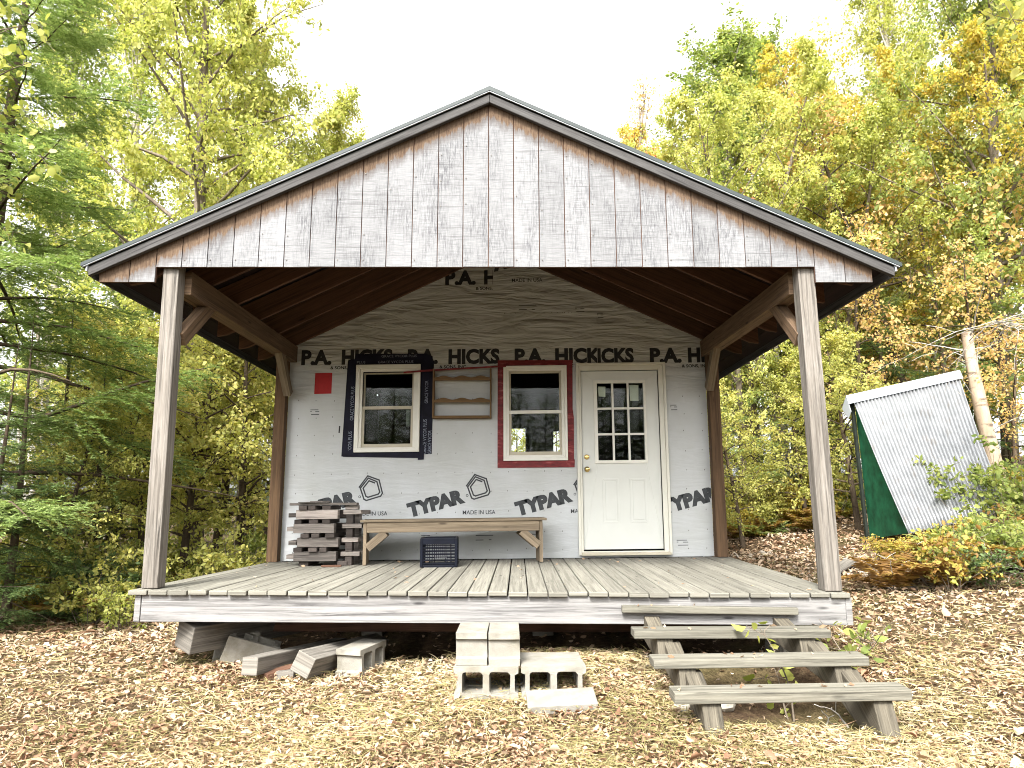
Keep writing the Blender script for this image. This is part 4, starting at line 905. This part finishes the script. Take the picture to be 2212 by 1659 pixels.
def broadleaf(seed, H, Rc, nb, ntw, nleaf, size, barkm, leafm, base=.22, asc=48, aspect=.62, r0=None, bare=0.0, trunks=1, ragged=.3):
    rs = np.random.RandomState(seed); tb = Tubes(); LV = []; LD = []
    for tk in range(trunks):
        lean = rs.normal(size=2)*(.03 if trunks == 1 else .16); hh = H*(1 if tk == 0 else rs.uniform(.7, .95))
        tr = curve((rs.normal()*.12*(trunks > 1), rs.normal()*.12*(trunks > 1), -.15), (lean[0], lean[1], 1), hh*1.0, 14, rs, .035, (0, 0, .25))
        rr0 = (r0 or .011*H+.02)*(1 if trunks == 1 else .75)
        tb.add(tr, rr0*(1-np.linspace(0, 1, 15))**.8+.006, 7)
        for b in range(nb//trunks):
            t = base+(1-base)*((b+rs.uniform(0, 1))/(nb//trunks))**.9*.97
            prof = (math.sin(math.pi*min(1, (t-base)/(1-base)*.86+.14))**.65)*(1-.35*t)
            L = Rc*prof*rs.uniform(1-ragged*1.6, 1.25)*1.25+.15
            az = b*2.399+rs.uniform(-.5, .5); el = R(asc+rs.uniform(-16, 14)+20*(t-.5)); d = (math.cos(az)*math.cos(el), math.sin(az)*math.cos(el), math.sin(el))
            p = lerp_curve(tr, np.array([t]))[0]; C = curve(p, d, L, 6, rs, .10, (0, 0, -.25))
            tb.add(C, max(.006, rr0*.38*(1-t)+.008)*(1-np.linspace(0, .85, 7)), 4)
            if rs.uniform() < bare: continue
            dens = rs.uniform(.35, 1.5)
            for k in range(ntw):
                s = .15+.85*(k+rs.uniform())/ntw; q = lerp_curve(C, np.array([s]))[0]; td = np.array(d)*.7+rs.normal(size=3)*.75; td[2] -= .1
                TL = L*.38*(1.15-s*.5)*rs.uniform(.5, 1.2)+.12; tw = curve(q, td, TL, 3, rs, .22, (0, 0, -.3)); tb.add(tw, np.array([.005, .004, .003, .002]), 3)
                m = max(2, int(nleaf/(nb*ntw)*dens*rs.uniform(.5, 1.5))); u = rs.uniform(.1, 1.05, m)
                LV.append(lerp_curve(tw, u)+rs.normal(size=(m, 3))*.055); dd = rs.normal(size=(m, 3))*.8+unit(td[None])*.5; dd[:, 2] -= .55; LD.append(dd)
    V, F = (leaves6 if size > .078 else leaves)(np.concatenate(LV), np.concatenate(LD), size, aspect, rs)
    return tb.mesh('trunk', barkm), np_mesh('crown', V, F, leafm)

def conifer(seed, H, Rb, nbr, leafm, barkm, tw_step=.055, blade=.030, droop=-.35, base=.06, power=.85, dead=.1):
    rs = np.random.RandomState(seed); tb = Tubes(); tr = curve((0, 0, -.15), (0, 0, 1), H+.15, 12, rs, .015, (0, 0, .2)); tb.add(tr, (.013*H+.01)*(1-np.linspace(0, 1, 13))+.004, 7)
    BP = []; BD = []; BS = []
    for b in range(nbr):
        t = base+(1-base)*((b+rs.uniform())/nbr)*.985; L = (Rb*(1-t)**power*rs.uniform(.65, 1.12)+.10); az = b*2.399+rs.uniform(-.4, .4); el = R(-8+48*t**1.6+rs.uniform(-9, 9))
        d = np.array([math.cos(az)*math.cos(el), math.sin(az)*math.cos(el), math.sin(el)]); p = lerp_curve(tr, np.array([t]))[0]; C = curve(p, d, L, 7, rs, .075, (0, 0, droop*(1-t)+.12))
        tb.add(C, max(.004, .012*L)*(1-np.linspace(0, .85, 8)), 4)
        if t < .3 and rs.uniform() < dead*2: continue
        n = max(3, int(L/tw_step)); side = unit(np.cross(d, [0, 0, 1.0]))
        for k in range(n):
            s = .12+.88*(k+.5)/n; q = lerp_curve(C, np.array([s]))[0]; env = math.sin(math.pi*min(1, s*.75+.25))**.7
            for sg in (-1, 1):
                TL = (L*.34*env+.05)*rs.uniform(.55, 1.1); td = unit(d*.75+side*sg*.8+np.array([0, 0, -.22+rs.normal()*.26])); m = max(4, int(TL/.016)); u = np.linspace(.03, 1.02, m)
                pts = q+td*u[:, None]*TL+np.array([0, 0, -.22])*(u[:, None]**2)*TL; nsd = unit(np.cross(td, [0, 0, 1.0]))
                sub = TL > .22
                if sub:
                    for j in range(int(TL/.06)):
                        uu = .2+.75*(j+rs.uniform())/int(TL/.06); sq = q+td*uu*TL; st = unit(td*.7+nsd*(1 if j % 2 else -1)*.8+rs.normal(size=3)*.22); SLn = .10*rs.uniform(.6, 1.2); mm = int(SLn/.014); v = np.linspace(.05, 1, mm)
                        sn = unit(np.cross(st, [0, 0, 1.0]))
                        for g2 in (-1, 1): BP.append(sq+st*v[:, None]*SLn); BD.append(np.tile(st*.55+sn*g2*.8, (mm, 1))+rs.normal(size=(mm, 3))*.18); BS.append(np.full(mm, blade*.9))
                for g2 in (-1, 1): BP.append(pts); BD.append(np.tile(td*.6+nsd*g2*.8, (m, 1))+rs.normal(size=(m, 3))*.18+np.array([0, 0, .06])); BS.append(np.full(m, blade)*rs.uniform(.8, 1.15, m))
    P = np.concatenate(BP); Dr = unit(np.concatenate(BD)); S = np.concatenate(BS)[:, None]; n = len(P)
    W = unit(np.cross(Dr, unit(np.array([0, 0, 1.0])+rs.normal(size=(n, 3))*.35)))*S*.17
    V = np.stack([P-W, P+W, P+Dr*S], 1).reshape(-1, 3)
    return tb.mesh('trunk', barkm), np_mesh('crown', V, np.arange(3*n).reshape(n, 3), leafm)

def shrub(seed, H, Rs, stems, nleaf, size, leafm, aspect=.6, spread=.7):
    rs = np.random.RandomState(seed); tb = Tubes(); LV = []; LD = []
    for k in range(stems):
        az = rs.uniform(0, 6.28); d = np.array([math.cos(az)*spread*rs.uniform(.1, 1), math.sin(az)*spread*rs.uniform(.1, 1), 1]); L = H*rs.uniform(.55, 1.1)
        C = curve((math.cos(az)*Rs*.25*rs.uniform(), math.sin(az)*Rs*.25*rs.uniform(), -.03), d, L, 6, rs, .12, (0, 0, -.2)); tb.add(C, .008*(1-np.linspace(0, .8, 7)), 4)
        for j in range(5):
            s = .25+.75*rs.uniform(); q = lerp_curve(C, np.array([s]))[0]; a2 = rs.uniform(0, 6.28); td = np.array([math.cos(a2), math.sin(a2), .35]); tw = curve(q, td, L*.34*rs.uniform(.5, 1.1), 3, rs, .2, (0, 0, -.2)); tb.add(tw, .003, 3)
            m = max(3, int(nleaf/(stems*5)*rs.uniform(.5, 1.5))); u = rs.uniform(.05, 1.05, m); LV.append(lerp_curve(tw, u)+rs.normal(size=(m, 3))*.035)
            dd = rs.normal(size=(m, 3))*.6+td*.5; dd[:, 2] -= .35; LD.append(dd)
    V, F = leaves6(np.concatenate(LV), np.concatenate(LD), size, aspect, rs)
    return tb.mesh('stems', B_GREY), np_mesh('foliage', V, F, leafm)

def fern(seed, L, nfr, leafm):
    rs = np.random.RandomState(seed); tb = Tubes(); P = []; Dn = []; S = []
    for k in range(nfr):
        az = k*6.283/nfr+rs.uniform(-.3, .3); el = R(rs.uniform(40, 68)); d = np.array([math.cos(az)*math.cos(el), math.sin(az)*math.cos(el), math.sin(el)]); LL = L*rs.uniform(.7, 1.1)
        C = curve((0, 0, 0), d, LL, 8, rs, .04, (0, 0, -1.1)); tb.add(C, .003, 3); m = 38; u = np.linspace(.15, 1, m); q = lerp_curve(C, u); T = unit(np.gradient(q, axis=0)); sd = unit(np.cross(T, [0, 0, 1.0]))
        sz = LL*.26*np.sin(np.pi*np.clip(u*.85+.12, 0, 1))**.8+.01
        for g in (-1, 1): P.append(q); Dn.append(sd*g+T*.4+rs.normal(size=(m, 3))*.12-np.array([0, 0, .15])); S.append(sz)
    V, F = leaves(np.concatenate(P), np.concatenate(Dn), np.concatenate(S), .17, rs, .05)
    return tb.mesh('stems', B_GREY), np_mesh('fronds', V, F, leafm)

_used = {}
def plant(proto, name, parts, x, y, label, cat, group=None, rz=None, s=1.0, sz=None, mat=None, bark_=None, tilt=(0, 0), z=None):
    rs = random.Random(int(x*977+y*331)); e = bpy.data.objects.new(name, None); COL.objects.link(e); e.empty_display_size = .1
    e.location = (x, y, gz(x, y) if z is None else z); e.rotation_euler = (tilt[0], tilt[1], rs.uniform(0, 6.28) if rz is None else rz); e.scale = (s, s, sz or s)
    tag(e, label, cat, group)
    for me, pn, mm in zip(proto, parts, (bark_, mat)):
        o = bpy.data.objects.new(pn, me); COL.objects.link(o); o.parent = e
        if mm: o.material_slots[0].link = 'OBJECT'; o.material_slots[0].material = mm
    return e
TC = ('trunk', 'crown'); SF = ('stems', 'foliage')
PB = [broadleaf(11, 10.5, 2.2, 52, 10, 34000, .075, B_GREY, L_BIRCH, .20, 50), broadleaf(23, 11.0, 1.9, 54, 10, 30000, .072, B_BIRCH, L_BIRCH, .22, 56, ragged=.4),
      broadleaf(37, 10.0, 2.4, 54, 10, 34000, .078, B_GREY, L_GOLD, .15, 46, trunks=2)]
PM = [broadleaf(41, 5.6, 1.7, 34, 9, 11000, .085, B_DARK, L_YELLOW, .18, 28, .7), broadleaf(43, 6.4, 1.5, 30, 9, 4200, .078, B_DARK, L_ORANGE, .44, 30, .7, trunks=2)]
PT = broadleaf(47, 10.5, 1.7, 26, 7, 1300, .07, B_GREY, L_GREEN, .45, 55, ragged=.5)
PN = broadleaf(53, 6.6, 1.15, 26, 8, 2800, .095, B_GREY, L_YELLOW, .56, 22, .75)
PC = [conifer(61, 9.0, 2.5, 92, L_FIR, B_DARK, .088, .044, base=.12, power=.7, dead=.2), conifer(67, 5.0, 1.35, 58, L_FIR, B_DARK, .075, .040, -.2)]
PS = [shrub(71, 1.25, .6, 11, 900, .085, L_YELLOW), shrub(73, .85, .6, 12, 800, .070, L_GREEN), shrub(79, 1.7, .6, 10, 1100, .080, L_GREEN, .65, .5)]
PF = fern(83, .62, 9, L_FERN)

def T(u, d): return spot(u, d)
LG, RG = 'trees left of the cabin', 'trees right of the cabin'
# left side
for k, (p, u, d, s, sz, m, l) in enumerate((
    (0, 430, 11.5, 1.12, 1.28, L_BIRCH, 'tall yellow green birch whose crown leans over the left roof slope'),
    (1, 250, 13.5, 1.2, 1.3, L_BIRCH, 'tall yellow green birch standing behind the big left fir'),
    (0, 610, 16.5, 1.0, .95, L_BIRCH, 'yellow green birch showing just above the left eave'),
    (1, 60, 15.5, 1.25, 1.3, L_GREEN, 'tall green birch in the far upper left corner'),
    (0, 650, 14.5, .85, .98, L_BIRCH, 'yellow green birch closest to the middle of the left roof slope'),
    (0, 530, 13.2, .95, 1.12, L_BIRCH, 'slim yellow green birch between the two tall left birches'),
    (2, 330, 18.5, 1.2, 1.2, L_GREEN, 'green twin trunked tree deep behind the left birches'))):
    x, y = T(u, d); plant(PB[p], 'birch_tree', TC, x, y, l, 'tree', LG, s=s, sz=sz, mat=m)
for k, (p, u, d, s, m, l) in enumerate((
    (1, 40, 6.9, .62, L_DARK, 'small dark fir in front of the big fir at the left edge'),
    (1, 205, 8.6, .62, None, 'bright green young fir close to the left porch post'),
    (0, -95, 7.3, 1.08, None, 'big green fir with drooping sprays filling the left edge'),
    (0, 250, 13.0, .80, None, 'green fir standing between the left porch post and the big fir'),
    (1, -10, 6.6, .55, L_DARK, 'dark young fir low at the left edge'),
    (1, 120, 9.0, .78, L_DARK, 'dark bushy fir below the larger firs on the left'),
    (1, 545, 15.0, .95, L_FIR, 'slim fir seen between the left porch posts'),
    (0, 400, 19.0, .8, L_DARK, 'dark distant fir seen between the left porch posts'))):
    x, y = T(u, d); plant(PC[p], 'fir_tree', TC, x, y, l, 'tree', LG, s=s, mat=m)
for u, d, s, l in ((405, 9.8, .72, 'bright yellow maple sapling just right of the left front post'), (520, 10.6, .80, 'pale yellow maple sapling left of the rear porch post'), (320, 9.3, .55, 'low yellow maple sapling just left of the front post'), (130, 7.9, .45, 'small yellow maple under the big fir'), (470, 11.6, .95, 'yellow leaved maple seen between the left porch posts'), (575, 13.5, .95, 'bright yellow maple close to the left rear porch post'), (255, 10.0, .70, 'low yellow maple with a dark trunk left of the porch'), (400, 14.5, .9, 'yellow green maple deeper in the wood behind the left post'), (300, 13, .85, 'pale yellow maple beyond the left firs')):
    x, y = T(u, d); plant(PM[0], 'maple_tree', TC, x, y, l, 'tree', LG, s=s)
# right side
for p, u, d, s, sz, m, l in (
    (1, 1550, 15.0, 1.45, 1.03, L_GREEN, 'tall narrow green birch rising nearest the right roof slope'),
    (1, 1700, 15.8, 1.55, 1.10, L_GREEN, 'tall green birch with a split top right of the nearest one'),
    (0, 1450, 17.5, .85, 1.02, L_GOLD, 'golden birch low behind the right roof slope'),
    (2, 1610, 13.2, .82, .92, L_BIRCH, 'yellow green birch in front of the two tall green ones'),
    (2, 1810, 17.0, .95, 1.10, L_GOLD, 'golden tree in the gap between the right birch groups'),
    (2, 1960, 14.0, .95, 1.0, L_GOLD, 'large golden yellow tree above the shed'),
    (1, 2060, 15.5, 1.1, 1.3, L_BIRCH, 'tall yellow green birch behind the large golden tree'),
    (0, 2190, 12.0, 1.0, 1.1, L_GREEN, 'tall green tree at the right edge'),
    (2, 1750, 13.5, .80, .90, L_BIRCH, 'yellow green tree just past the right eave'),
    (0, 2290, 15.0, 1.15, 1.2, L_BIRCH, 'broad yellow green tree beyond the right edge'),
    (2, 1500, 14.8, .70, .88, L_BIRCH, 'yellow green tree just above the middle of the right roof slope'),
    (0, 1650, 15.0, .85, .95, L_BIRCH, 'yellow green birch between the two tall green ones'),
    (2, 1890, 15.5, .90, .98, L_GOLD, 'golden tree left of the large golden one'),
    (0, 2000, 17.0, 1.0, 1.12, L_BIRCH, 'pale yellow green birch far behind the shed'),
    (2, 2120, 13.0, .85, .95, L_GOLD, 'golden tree behind the broken birch trunk'),
    (1, 1760, 18.5, 1.1, 1.05, L_GREEN, 'green birch far behind the right eave'),
    (0, 1880, 20.0, 1.0, .95, L_GREEN, 'distant green tree seen past the right eave')):
    x, y = T(u, d); plant(PB[p], 'birch_tree', TC, x, y, l, 'tree', RG, s=s, sz=sz, mat=m)
for u, d, s, l in ((2030, 12.4, 1.30, 'orange leaved maple above the shed roof'), (1905, 12.4, .80, 'small orange maple beside the right eave'), (2180, 10.2, .62, 'low orange maple behind the broken birch trunk'), (1395, 15.0, 1.50, 'red tinged maple peeking over the right roof slope')):
    x, y = T(u, d); plant(PM[1], 'maple_tree', TC, x, y, l, 'tree', RG, s=s, mat=L_RED if u < 1500 else None)
x, y = T(1290, 18.0); plant(PT, 'sapling', TC, x, y, 'thin sparse sapling rising behind the right roof slope', 'tree', RG, s=1.17, mat=L_ORANGE)
for p, u, d, s, m, l in ((1, 1640, 12.6, .92, None, 'green fir right of the rear porch post'), (1, 1790, 13.0, 1.0, L_DARK, 'dark fir between the right porch post and the shed'), (1, 1930, 12.5, 1.0, L_DARK, 'dark fir directly behind the shed'),
                       (1, 2075, 12.0, .95, L_DARK, 'dark fir behind the right end of the shed'), (1, 1560, 16, 1.0, L_FIR, 'far fir close behind the right rear porch post'), (1, 2200, 11.5, 1.05, L_FIR, 'green fir behind the dead branches at the right edge')):
    x, y = T(u, d); plant(PC[p], 'fir_tree', TC, x, y, l, 'tree', RG, s=s, mat=m)
for u, d, s, l in ((1850, 10.6, .58, 'small yellow tree behind the left end of the shed'), (1600, 11.0, .48, 'small yellow tree near the right rear porch post'), (1740, 11.8, .55, 'small yellow tree behind the right front porch post')):
    x, y = T(u, d); plant(PM[0], 'maple_tree', TC, x, y, l, 'tree', RG, s=s)
x, y = 5.35, -.2; plant(PN, 'young_tree', TC, x, y, 'young tree with large yellow leaves reaching in from the right edge', 'tree', RG, s=.98)
x, y = -5.6, 1.5; plant(PN, 'young_tree', TC, x, y, 'young tree with large green leaves reaching in from the upper left edge', 'tree', LG, s=1.05, mat=L_BIRCH)
plant(PM[0], 'maple_tree', TC, .65, 11.2, 'yellow maple behind the cabin, glimpsed through the red taped window', 'tree', s=.72)
# wood further off
rs = random.Random(99)
for i in range(26):
    side = -1 if i % 2 == 0 else 1; u = 1106+side*rs.uniform(430, 1500); d = rs.uniform(20, 34); x, y = T(u, d)
    if i % 3: plant(PC[1], 'fir_tree', TC, x, y, 'dark fir in the wood far behind the cabin', 'tree', 'distant firs in the wood', s=rs.uniform(1.0, 1.5), mat=L_DARK)
    else: plant(PB[i % 2], 'birch_tree', TC, x, y, 'green birch in the wood far behind the cabin', 'tree', 'distant birches in the wood', s=rs.uniform(.7, .85), mat=rs.choice([L_GREEN, L_BIRCH]))
for i in range(9):    # low trees behind the cabin itself, below the roof line
    x, y = -5+i*1.3, rs.uniform(15, 19); plant(PC[1], 'fir_tree', TC, x, y, 'low fir growing directly behind the cabin', 'tree', 'low firs behind the cabin', s=rs.uniform(.6, .8), mat=L_FIR)
for i in range(30):   # the edge of the clearing at the photographer's back
    x, y = (-5.5+(i % 15)*1.0+rs.uniform(-.3, .3), (-14.2 if i < 15 else -16.5)+rs.uniform(-.9, .9)); plant(PC[i % 2], 'fir_tree', TC, x, y, 'fir on the far side of the clearing in front of the porch', 'tree', 'firs facing the porch', s=rs.uniform(.62, .72)*(1 if i % 2 == 0 else 1.7))
# bare trunks
def bare(x, y, H, r, mat, name, label, cat='tree', lean=(0, 0), group=None, limbs=0, seed=1):
    rs = np.random.RandomState(seed); tb = Tubes(); tr = curve((0, 0, -.1), (lean[0], lean[1], 1), H, 9, rs, .03); tb.add(tr, r*(1-np.linspace(0, .45, 10))*rs.uniform(.9, 1.1, 10), 9)
    o = empty(name, (x, y, gz(x, y)), label=label, cat=cat, group=group); t_ = bpy.data.objects.new('trunk', tb.mesh('trunk', mat)); COL.objects.link(t_); t_.parent = o
    if limbs:
        lt = Tubes()
        for k in range(limbs):
            p = lerp_curve(tr, np.array([rs.uniform(.3, .98)]))[0]; az = rs.uniform(0, 6.28); C = curve(p, (math.cos(az), math.sin(az), .5), rs.uniform(.3, 1.1), 5, rs, .2); lt.add(C, .012*(1-np.linspace(0, .8, 6)), 4)
        l = bpy.data.objects.new('dead_limbs', lt.mesh('dead_limbs', B_DEAD)); COL.objects.link(l); l.parent = o
for u, d, H, r, m, nm, l, ln in ((1696, 13.6, 4.6, .075, B_BIRCH, 'birch_tree', 'pale white birch trunk right of the porch', (-.03, 0)), (1712, 15, 6, .05, B_BIRCH, 'birch_tree', 'thin pale birch trunk just right of the white one', (.02, 0)),
    (225, 8.9, 1.25, .12, B_DARK, 'dead_tree', 'dark broken trunk leaning among the shrubs left of the porch', (.08, .05)), (578, 11.0, 4.6, .020, B_DEAD, 'sapling', 'thin pale bent stem beside the left rear porch post', (.06, .0))):
    x, y = T(u, d); bare(x, y, H, r, m, nm, l, lean=ln)
x, y = T(2168, 9.6); bare(x, y, 2.75, .125, B_SNAG, 'broken_tree', 'broken birch snag with peeling tan bark behind the shed', lean=(-.07, 0), limbs=9, seed=4)
for i in range(26):
    side = -1 if i % 2 else 1; u = (rs.uniform(20, 600) if side < 0 else rs.uniform(1575, 2200)); d = rs.uniform(12.5, 22); x, y = T(u, d)
    bare(x, y, rs.uniform(4, 8), rs.uniform(.025, .07), rs.choice([B_DARK, B_GREY, B_GREY, B_BIRCH]), 'bare_tree', 'slender bare lower trunk in the shaded wood beside the cabin', lean=(rs.uniform(-.08, .08), 0), group='slender trunks in the wood', seed=i)
# shrubs
def shrubs(n, urange, drange, protos, label, group, s=(.7, 1.1), mats=(None,), name='shrub'):
    for i in range(n):
        u = rs.uniform(*urange); d = rs.uniform(*drange); x, y = T(u, d); k = rs.choice(protos)
        plant(PS[k], name, SF, x, y, label, 'shrub', group, s=rs.uniform(*s), mat=rs.choice(mats), tilt=(rs.uniform(-.15, .15), rs.uniform(-.15, .15)))
shrubs(16, (-60, 330), (7.6, 9.6), (0, 1, 2), 'leafy yellow green shrub along the left edge of the clearing', 'shrubs along the left edge of the clearing', (.55, .95), (L_YELLOW, L_GREEN, L_GREEN, L_DARK))
shrubs(9, (-40, 290), (6.9, 8.2), (0, 1), 'small yellow leaved shrub at the front of the left clearing edge', 'small shrubs at the front of the left edge', (.4, .7), (L_YELLOW, L_BIRCH, L_GOLD))
shrubs(24, (330, 640), (8.6, 12.0), (0, 1), 'leafy yellow shrub behind the porch floor on the left', 'shrubs behind the left of the porch floor', (.6, .9), (L_YELLOW, L_BIRCH, L_GREEN))
shrubs(24, (1575, 1850), (11.9, 15), (0, 1, 2), 'leafy yellow shrub behind the path right of the cabin', 'shrubs behind the path right of the cabin', (.6, 1.0), (L_YELLOW, L_BIRCH, L_GREEN, L_GOLD))
shrubs(12, (2125, 2350), (7.6, 9.6), (0, 2), 'leafy green shrub beyond the right end of the shed', 'shrubs beyond the shed', (.65, .95), (L_GREEN, L_FERN, L_GREEN, L_GOLD))
shrubs(14, (2010, 2300), (6.4, 7.9), (1, 0), 'low tangled shrub in front of the shed', 'low shrubs in front of the shed', (.42, .70), (L_GREEN, L_GREEN, L_FERN, L_DARK))
shrubs(5, (1890, 2010), (7.6, 8.2), (1,), 'short weed clump at the foot of the shed', 'weed clumps at the foot of the shed', (.32, .5), (L_GREEN, L_FERN, L_GOLD))
for n, ur, dr, l, gname in ((12, (60, 330), (7.3, 8.6), 'yellowing fern along the left edge of the clearing', 'ferns along the left edge'), (14, (1580, 1850), (11.3, 13), 'yellow fern beside the path right of the cabin', 'ferns beside the path'), (11, (1900, 2230), (6.6, 7.8), 'brown and green fern on the bank in front of the shed', 'ferns on the bank by the shed'), (8, (400, 600), (8.8, 10.5), 'yellow fern behind the left of the porch floor', 'ferns behind the porch floor')):
    for i in range(n):
        x, y = T(rs.uniform(*ur), rs.uniform(*dr)); plant(PF, 'fern', ('stems', 'fronds'), x, y, l, 'fern', gname, s=rs.uniform(.7, 1.1), mat=rs.choice([L_FERN, L_GREEN, L_FERN]))
# dead brush at the right edge
def brush(x, y, z0, n, L, seed, label, down=0.0):
    r2 = np.random.RandomState(seed); tb = Tubes()
    for k in range(n):
        az = r2.uniform(0, 6.28); C = curve((r2.normal()*.08, r2.normal()*.08, 0), (math.cos(az), math.sin(az), r2.uniform(-.1, .9)-down), L*r2.uniform(.5, 1.2), 7, r2, .16, (0, 0, -.5-down)); tb.add(C, .007*(1-np.linspace(0, .8, 8)), 4)
        for j in range(4):
            q = lerp_curve(C, r2.uniform(.2, .95, 1))[0]; E2 = curve(q, r2.normal(size=3), L*.3*r2.uniform(.4, 1), 4, r2, .2, (0, 0, -.3)); tb.add(E2, .0028, 3)
    o = bpy.data.objects.new('dead_brush', tb.mesh('dead_brush', B_DEAD)); COL.objects.link(o); o.location = (x, y, gz(x, y)+z0); tag(o, label, 'dead brush')
x, y = T(2105, 6.9); brush(x, y, .02, 26, .75, 3, 'tangle of dead twigs on the bank at the right edge')
x, y = T(2215, 8.3); brush(x, y, 2.6, 16, 1.3, 5, 'bare grey branches hanging down at the right edge', .5)
x, y = T(1960, 7.0); brush(x, y, .0, 12, .5, 8, 'low dead twigs on the leaves below the shed')
# weeds growing through the stairs
wd_ = shrub(91, .55, .15, 2, 14, .105, L_YELLOW, .5, .35)
plant(wd_, 'weed', SF, 1.88, -.70, 'young weed with pale pointed leaves growing through the stair treads', 'weed', s=1.0, mat=L_BIRCH)
plant(shrub(92, .5, .15, 4, 22, .085, L_GREEN, .55, .5), 'weed', SF, 2.50, -.18, 'green leafy weed beside the upper right end of the stairs', 'weed', s=1.0)
x, y = 1.95, -1.24; brush(x, y, .0, 4, .28, 12, 'few thin dead stems under the lowest stair tread')

rl = random.Random(5); P_ = []
for k in range(46): x = rl.uniform(-2.5, 2.5); y = rl.uniform(.05, 2.8); P_.append((x, y, deck_z(x, y)+.006))
for a, b, t in TR:
    for k in range(9): f = rl.uniform(.02, .98); q = a+(b-a)*f; P_.append((q.x, q.y+rl.uniform(.01, .12), q.z+.008))
rs2 = np.random.RandomState(6); dd_ = rs2.normal(size=(len(P_), 3)); dd_[:, 2] *= .12
o = bpy.data.objects.new('stray_leaves', np_mesh('stray_leaves', *leaves(np.array(P_), dd_, .045, .5, rs2, .1), L_LITTER)); COL.objects.link(o); tag(o, 'few dry leaves blown onto the porch floor and stair treads', 'fallen leaves', kind='stuff')
# ------------------------------------------------------------------ leaf litter and grass
UNDER = lambda x, y: ((np.abs(x) < 2.4) & (y > .30)) | ((x > 1.2) & (x < 2.3) & (y > -1.22) & (y < .4))  # mostly bare here; under the stairs dark soil stands in for deep shadow
def scatter_litter():
    r2 = np.random.RandomState(17); n = 170000; d = 2.3+13.5*r2.uniform(0, 1, n)**1.75; ang = r2.uniform(-.86, .86, n); x = .2+np.tan(ang)*d; y = -5.24+d
    clump = np.sin(x*2.7+1.1)*np.cos(y*3.1)+.7*np.sin(x*5.3-y*4.7)+.5*np.sin(x*11+y*9)
    keep = ~(UNDER(x, y) & (r2.uniform(size=n) < .94)) & (r2.uniform(size=n) < .80+.22*clump); x, y, d = x[keep], y[keep], d[keep]; n = len(x)
    P = np.stack([x, y, ground_z(x, y)+r2.uniform(.004, .038, n)], 1)
    az = r2.uniform(0, 6.28, n); Dr = np.stack([np.cos(az), np.sin(az), r2.normal(size=n)*.34], 1); Dr = unit(Dr); up = unit(np.array([0, 0, 1.0])+r2.normal(size=(n, 3))*.42); S = unit(np.cross(Dr, up)); N = np.cross(S, Dr)
    s = (r2.uniform(.020, .052, n)*np.where(r2.uniform(size=n) < .06, 1.7, 1.0)*np.clip(d/5, .85, 1.7))[:, None]; asp = np.where(r2.uniform(size=n) < .45, r2.uniform(.12, .3, n), r2.uniform(.3, .7, n))[:, None]; curl = r2.uniform(-.3, .35, n)[:, None]
    tw = r2.uniform(size=n) < .02; s[tw] *= 3.2; asp[tw] = .035; curl[tw] = 0
    a, b = P+Dr*s*.35, P+Dr*s*.72
    V = np.stack([P, a+S*s*asp*.5+N*s*curl, b+S*s*asp*.42+N*s*curl*.9, P+Dr*s-N*s*curl*.4, b-S*s*asp*.42+N*s*curl*.9, a-S*s*asp*.5+N*s*curl], 1).reshape(-1, 3); i = np.arange(n)[:, None]*6
    o = bpy.data.objects.new('leaf_litter', np_mesh('leaf_litter', V, np.concatenate([i+np.array([[0, 1, 2, 3]]), i+np.array([[0, 3, 4, 5]])]), L_LITTER)); COL.objects.link(o); tag(o, 'thick layer of dry brown fallen leaves over the clearing', 'fallen leaves', kind='stuff')
scatter_litter()
def scatter_grass():
    r2 = np.random.RandomState(29); n = 190000; d = 2.4+7.0*r2.uniform(0, 1, n)**1.35; ang = r2.uniform(-.84, .84, n); x = .2+np.tan(ang)*d; y = -5.24+d
    f = np.sin(x*1.9+1.0)*np.cos(y*2.3+.4)+.6*np.sin(x*4.1-y*3.3)+.5*np.sin(x*7.7+y*6.1)
    w = 1.0*np.exp(-((x-.9)/2.3)**2)*np.clip((1.2-y)/1.0, 0, 1)*np.clip(f*.5+.62, 0, 1)+.20
    keep = (r2.uniform(size=n) < w) & ~UNDER(x, y-.1); x, y, d = x[keep], y[keep], d[keep]; n = len(x)
    flat = r2.uniform(size=n) < .45
    P = np.stack([x, y, ground_z(x, y)+np.where(flat, r2.uniform(.01, .04, n), 0)], 1); az = r2.uniform(0, 6.28, n); tilt = np.where(flat, r2.uniform(1.3, 1.6, n), r2.uniform(.15, 1.2, n)); Dr = np.stack([np.cos(az)*np.sin(tilt), np.sin(az)*np.sin(tilt), np.cos(tilt)], 1)
    h = (r2.uniform(.03, .085, n)*np.where(flat, 1.5, 1))[:, None]; S = unit(np.cross(Dr, r2.normal(size=(n, 3))))*np.clip(d/4, .8, 1.8)[:, None]*.0021; bend = np.stack([np.cos(az), np.sin(az), np.where(flat, 0, -.6)], 1)*h*.35
    m = P+Dr*h*.55; t = P+Dr*h+bend; V = np.stack([P-S, P+S, m+S*.8, m-S*.8, t], 1).reshape(-1, 3); b = np.arange(n)*5
    F = np.concatenate([np.stack([b, b+1, b+2], 1), np.stack([b, b+2, b+3], 1), np.stack([b+3, b+2, b+4], 1)])
    o = bpy.data.objects.new('grass', np_mesh('grass', V, F, L_GRASS)); COL.objects.link(o); tag(o, 'thin straw coloured and green grass among the fallen leaves', 'grass', kind='stuff')
scatter_grass()
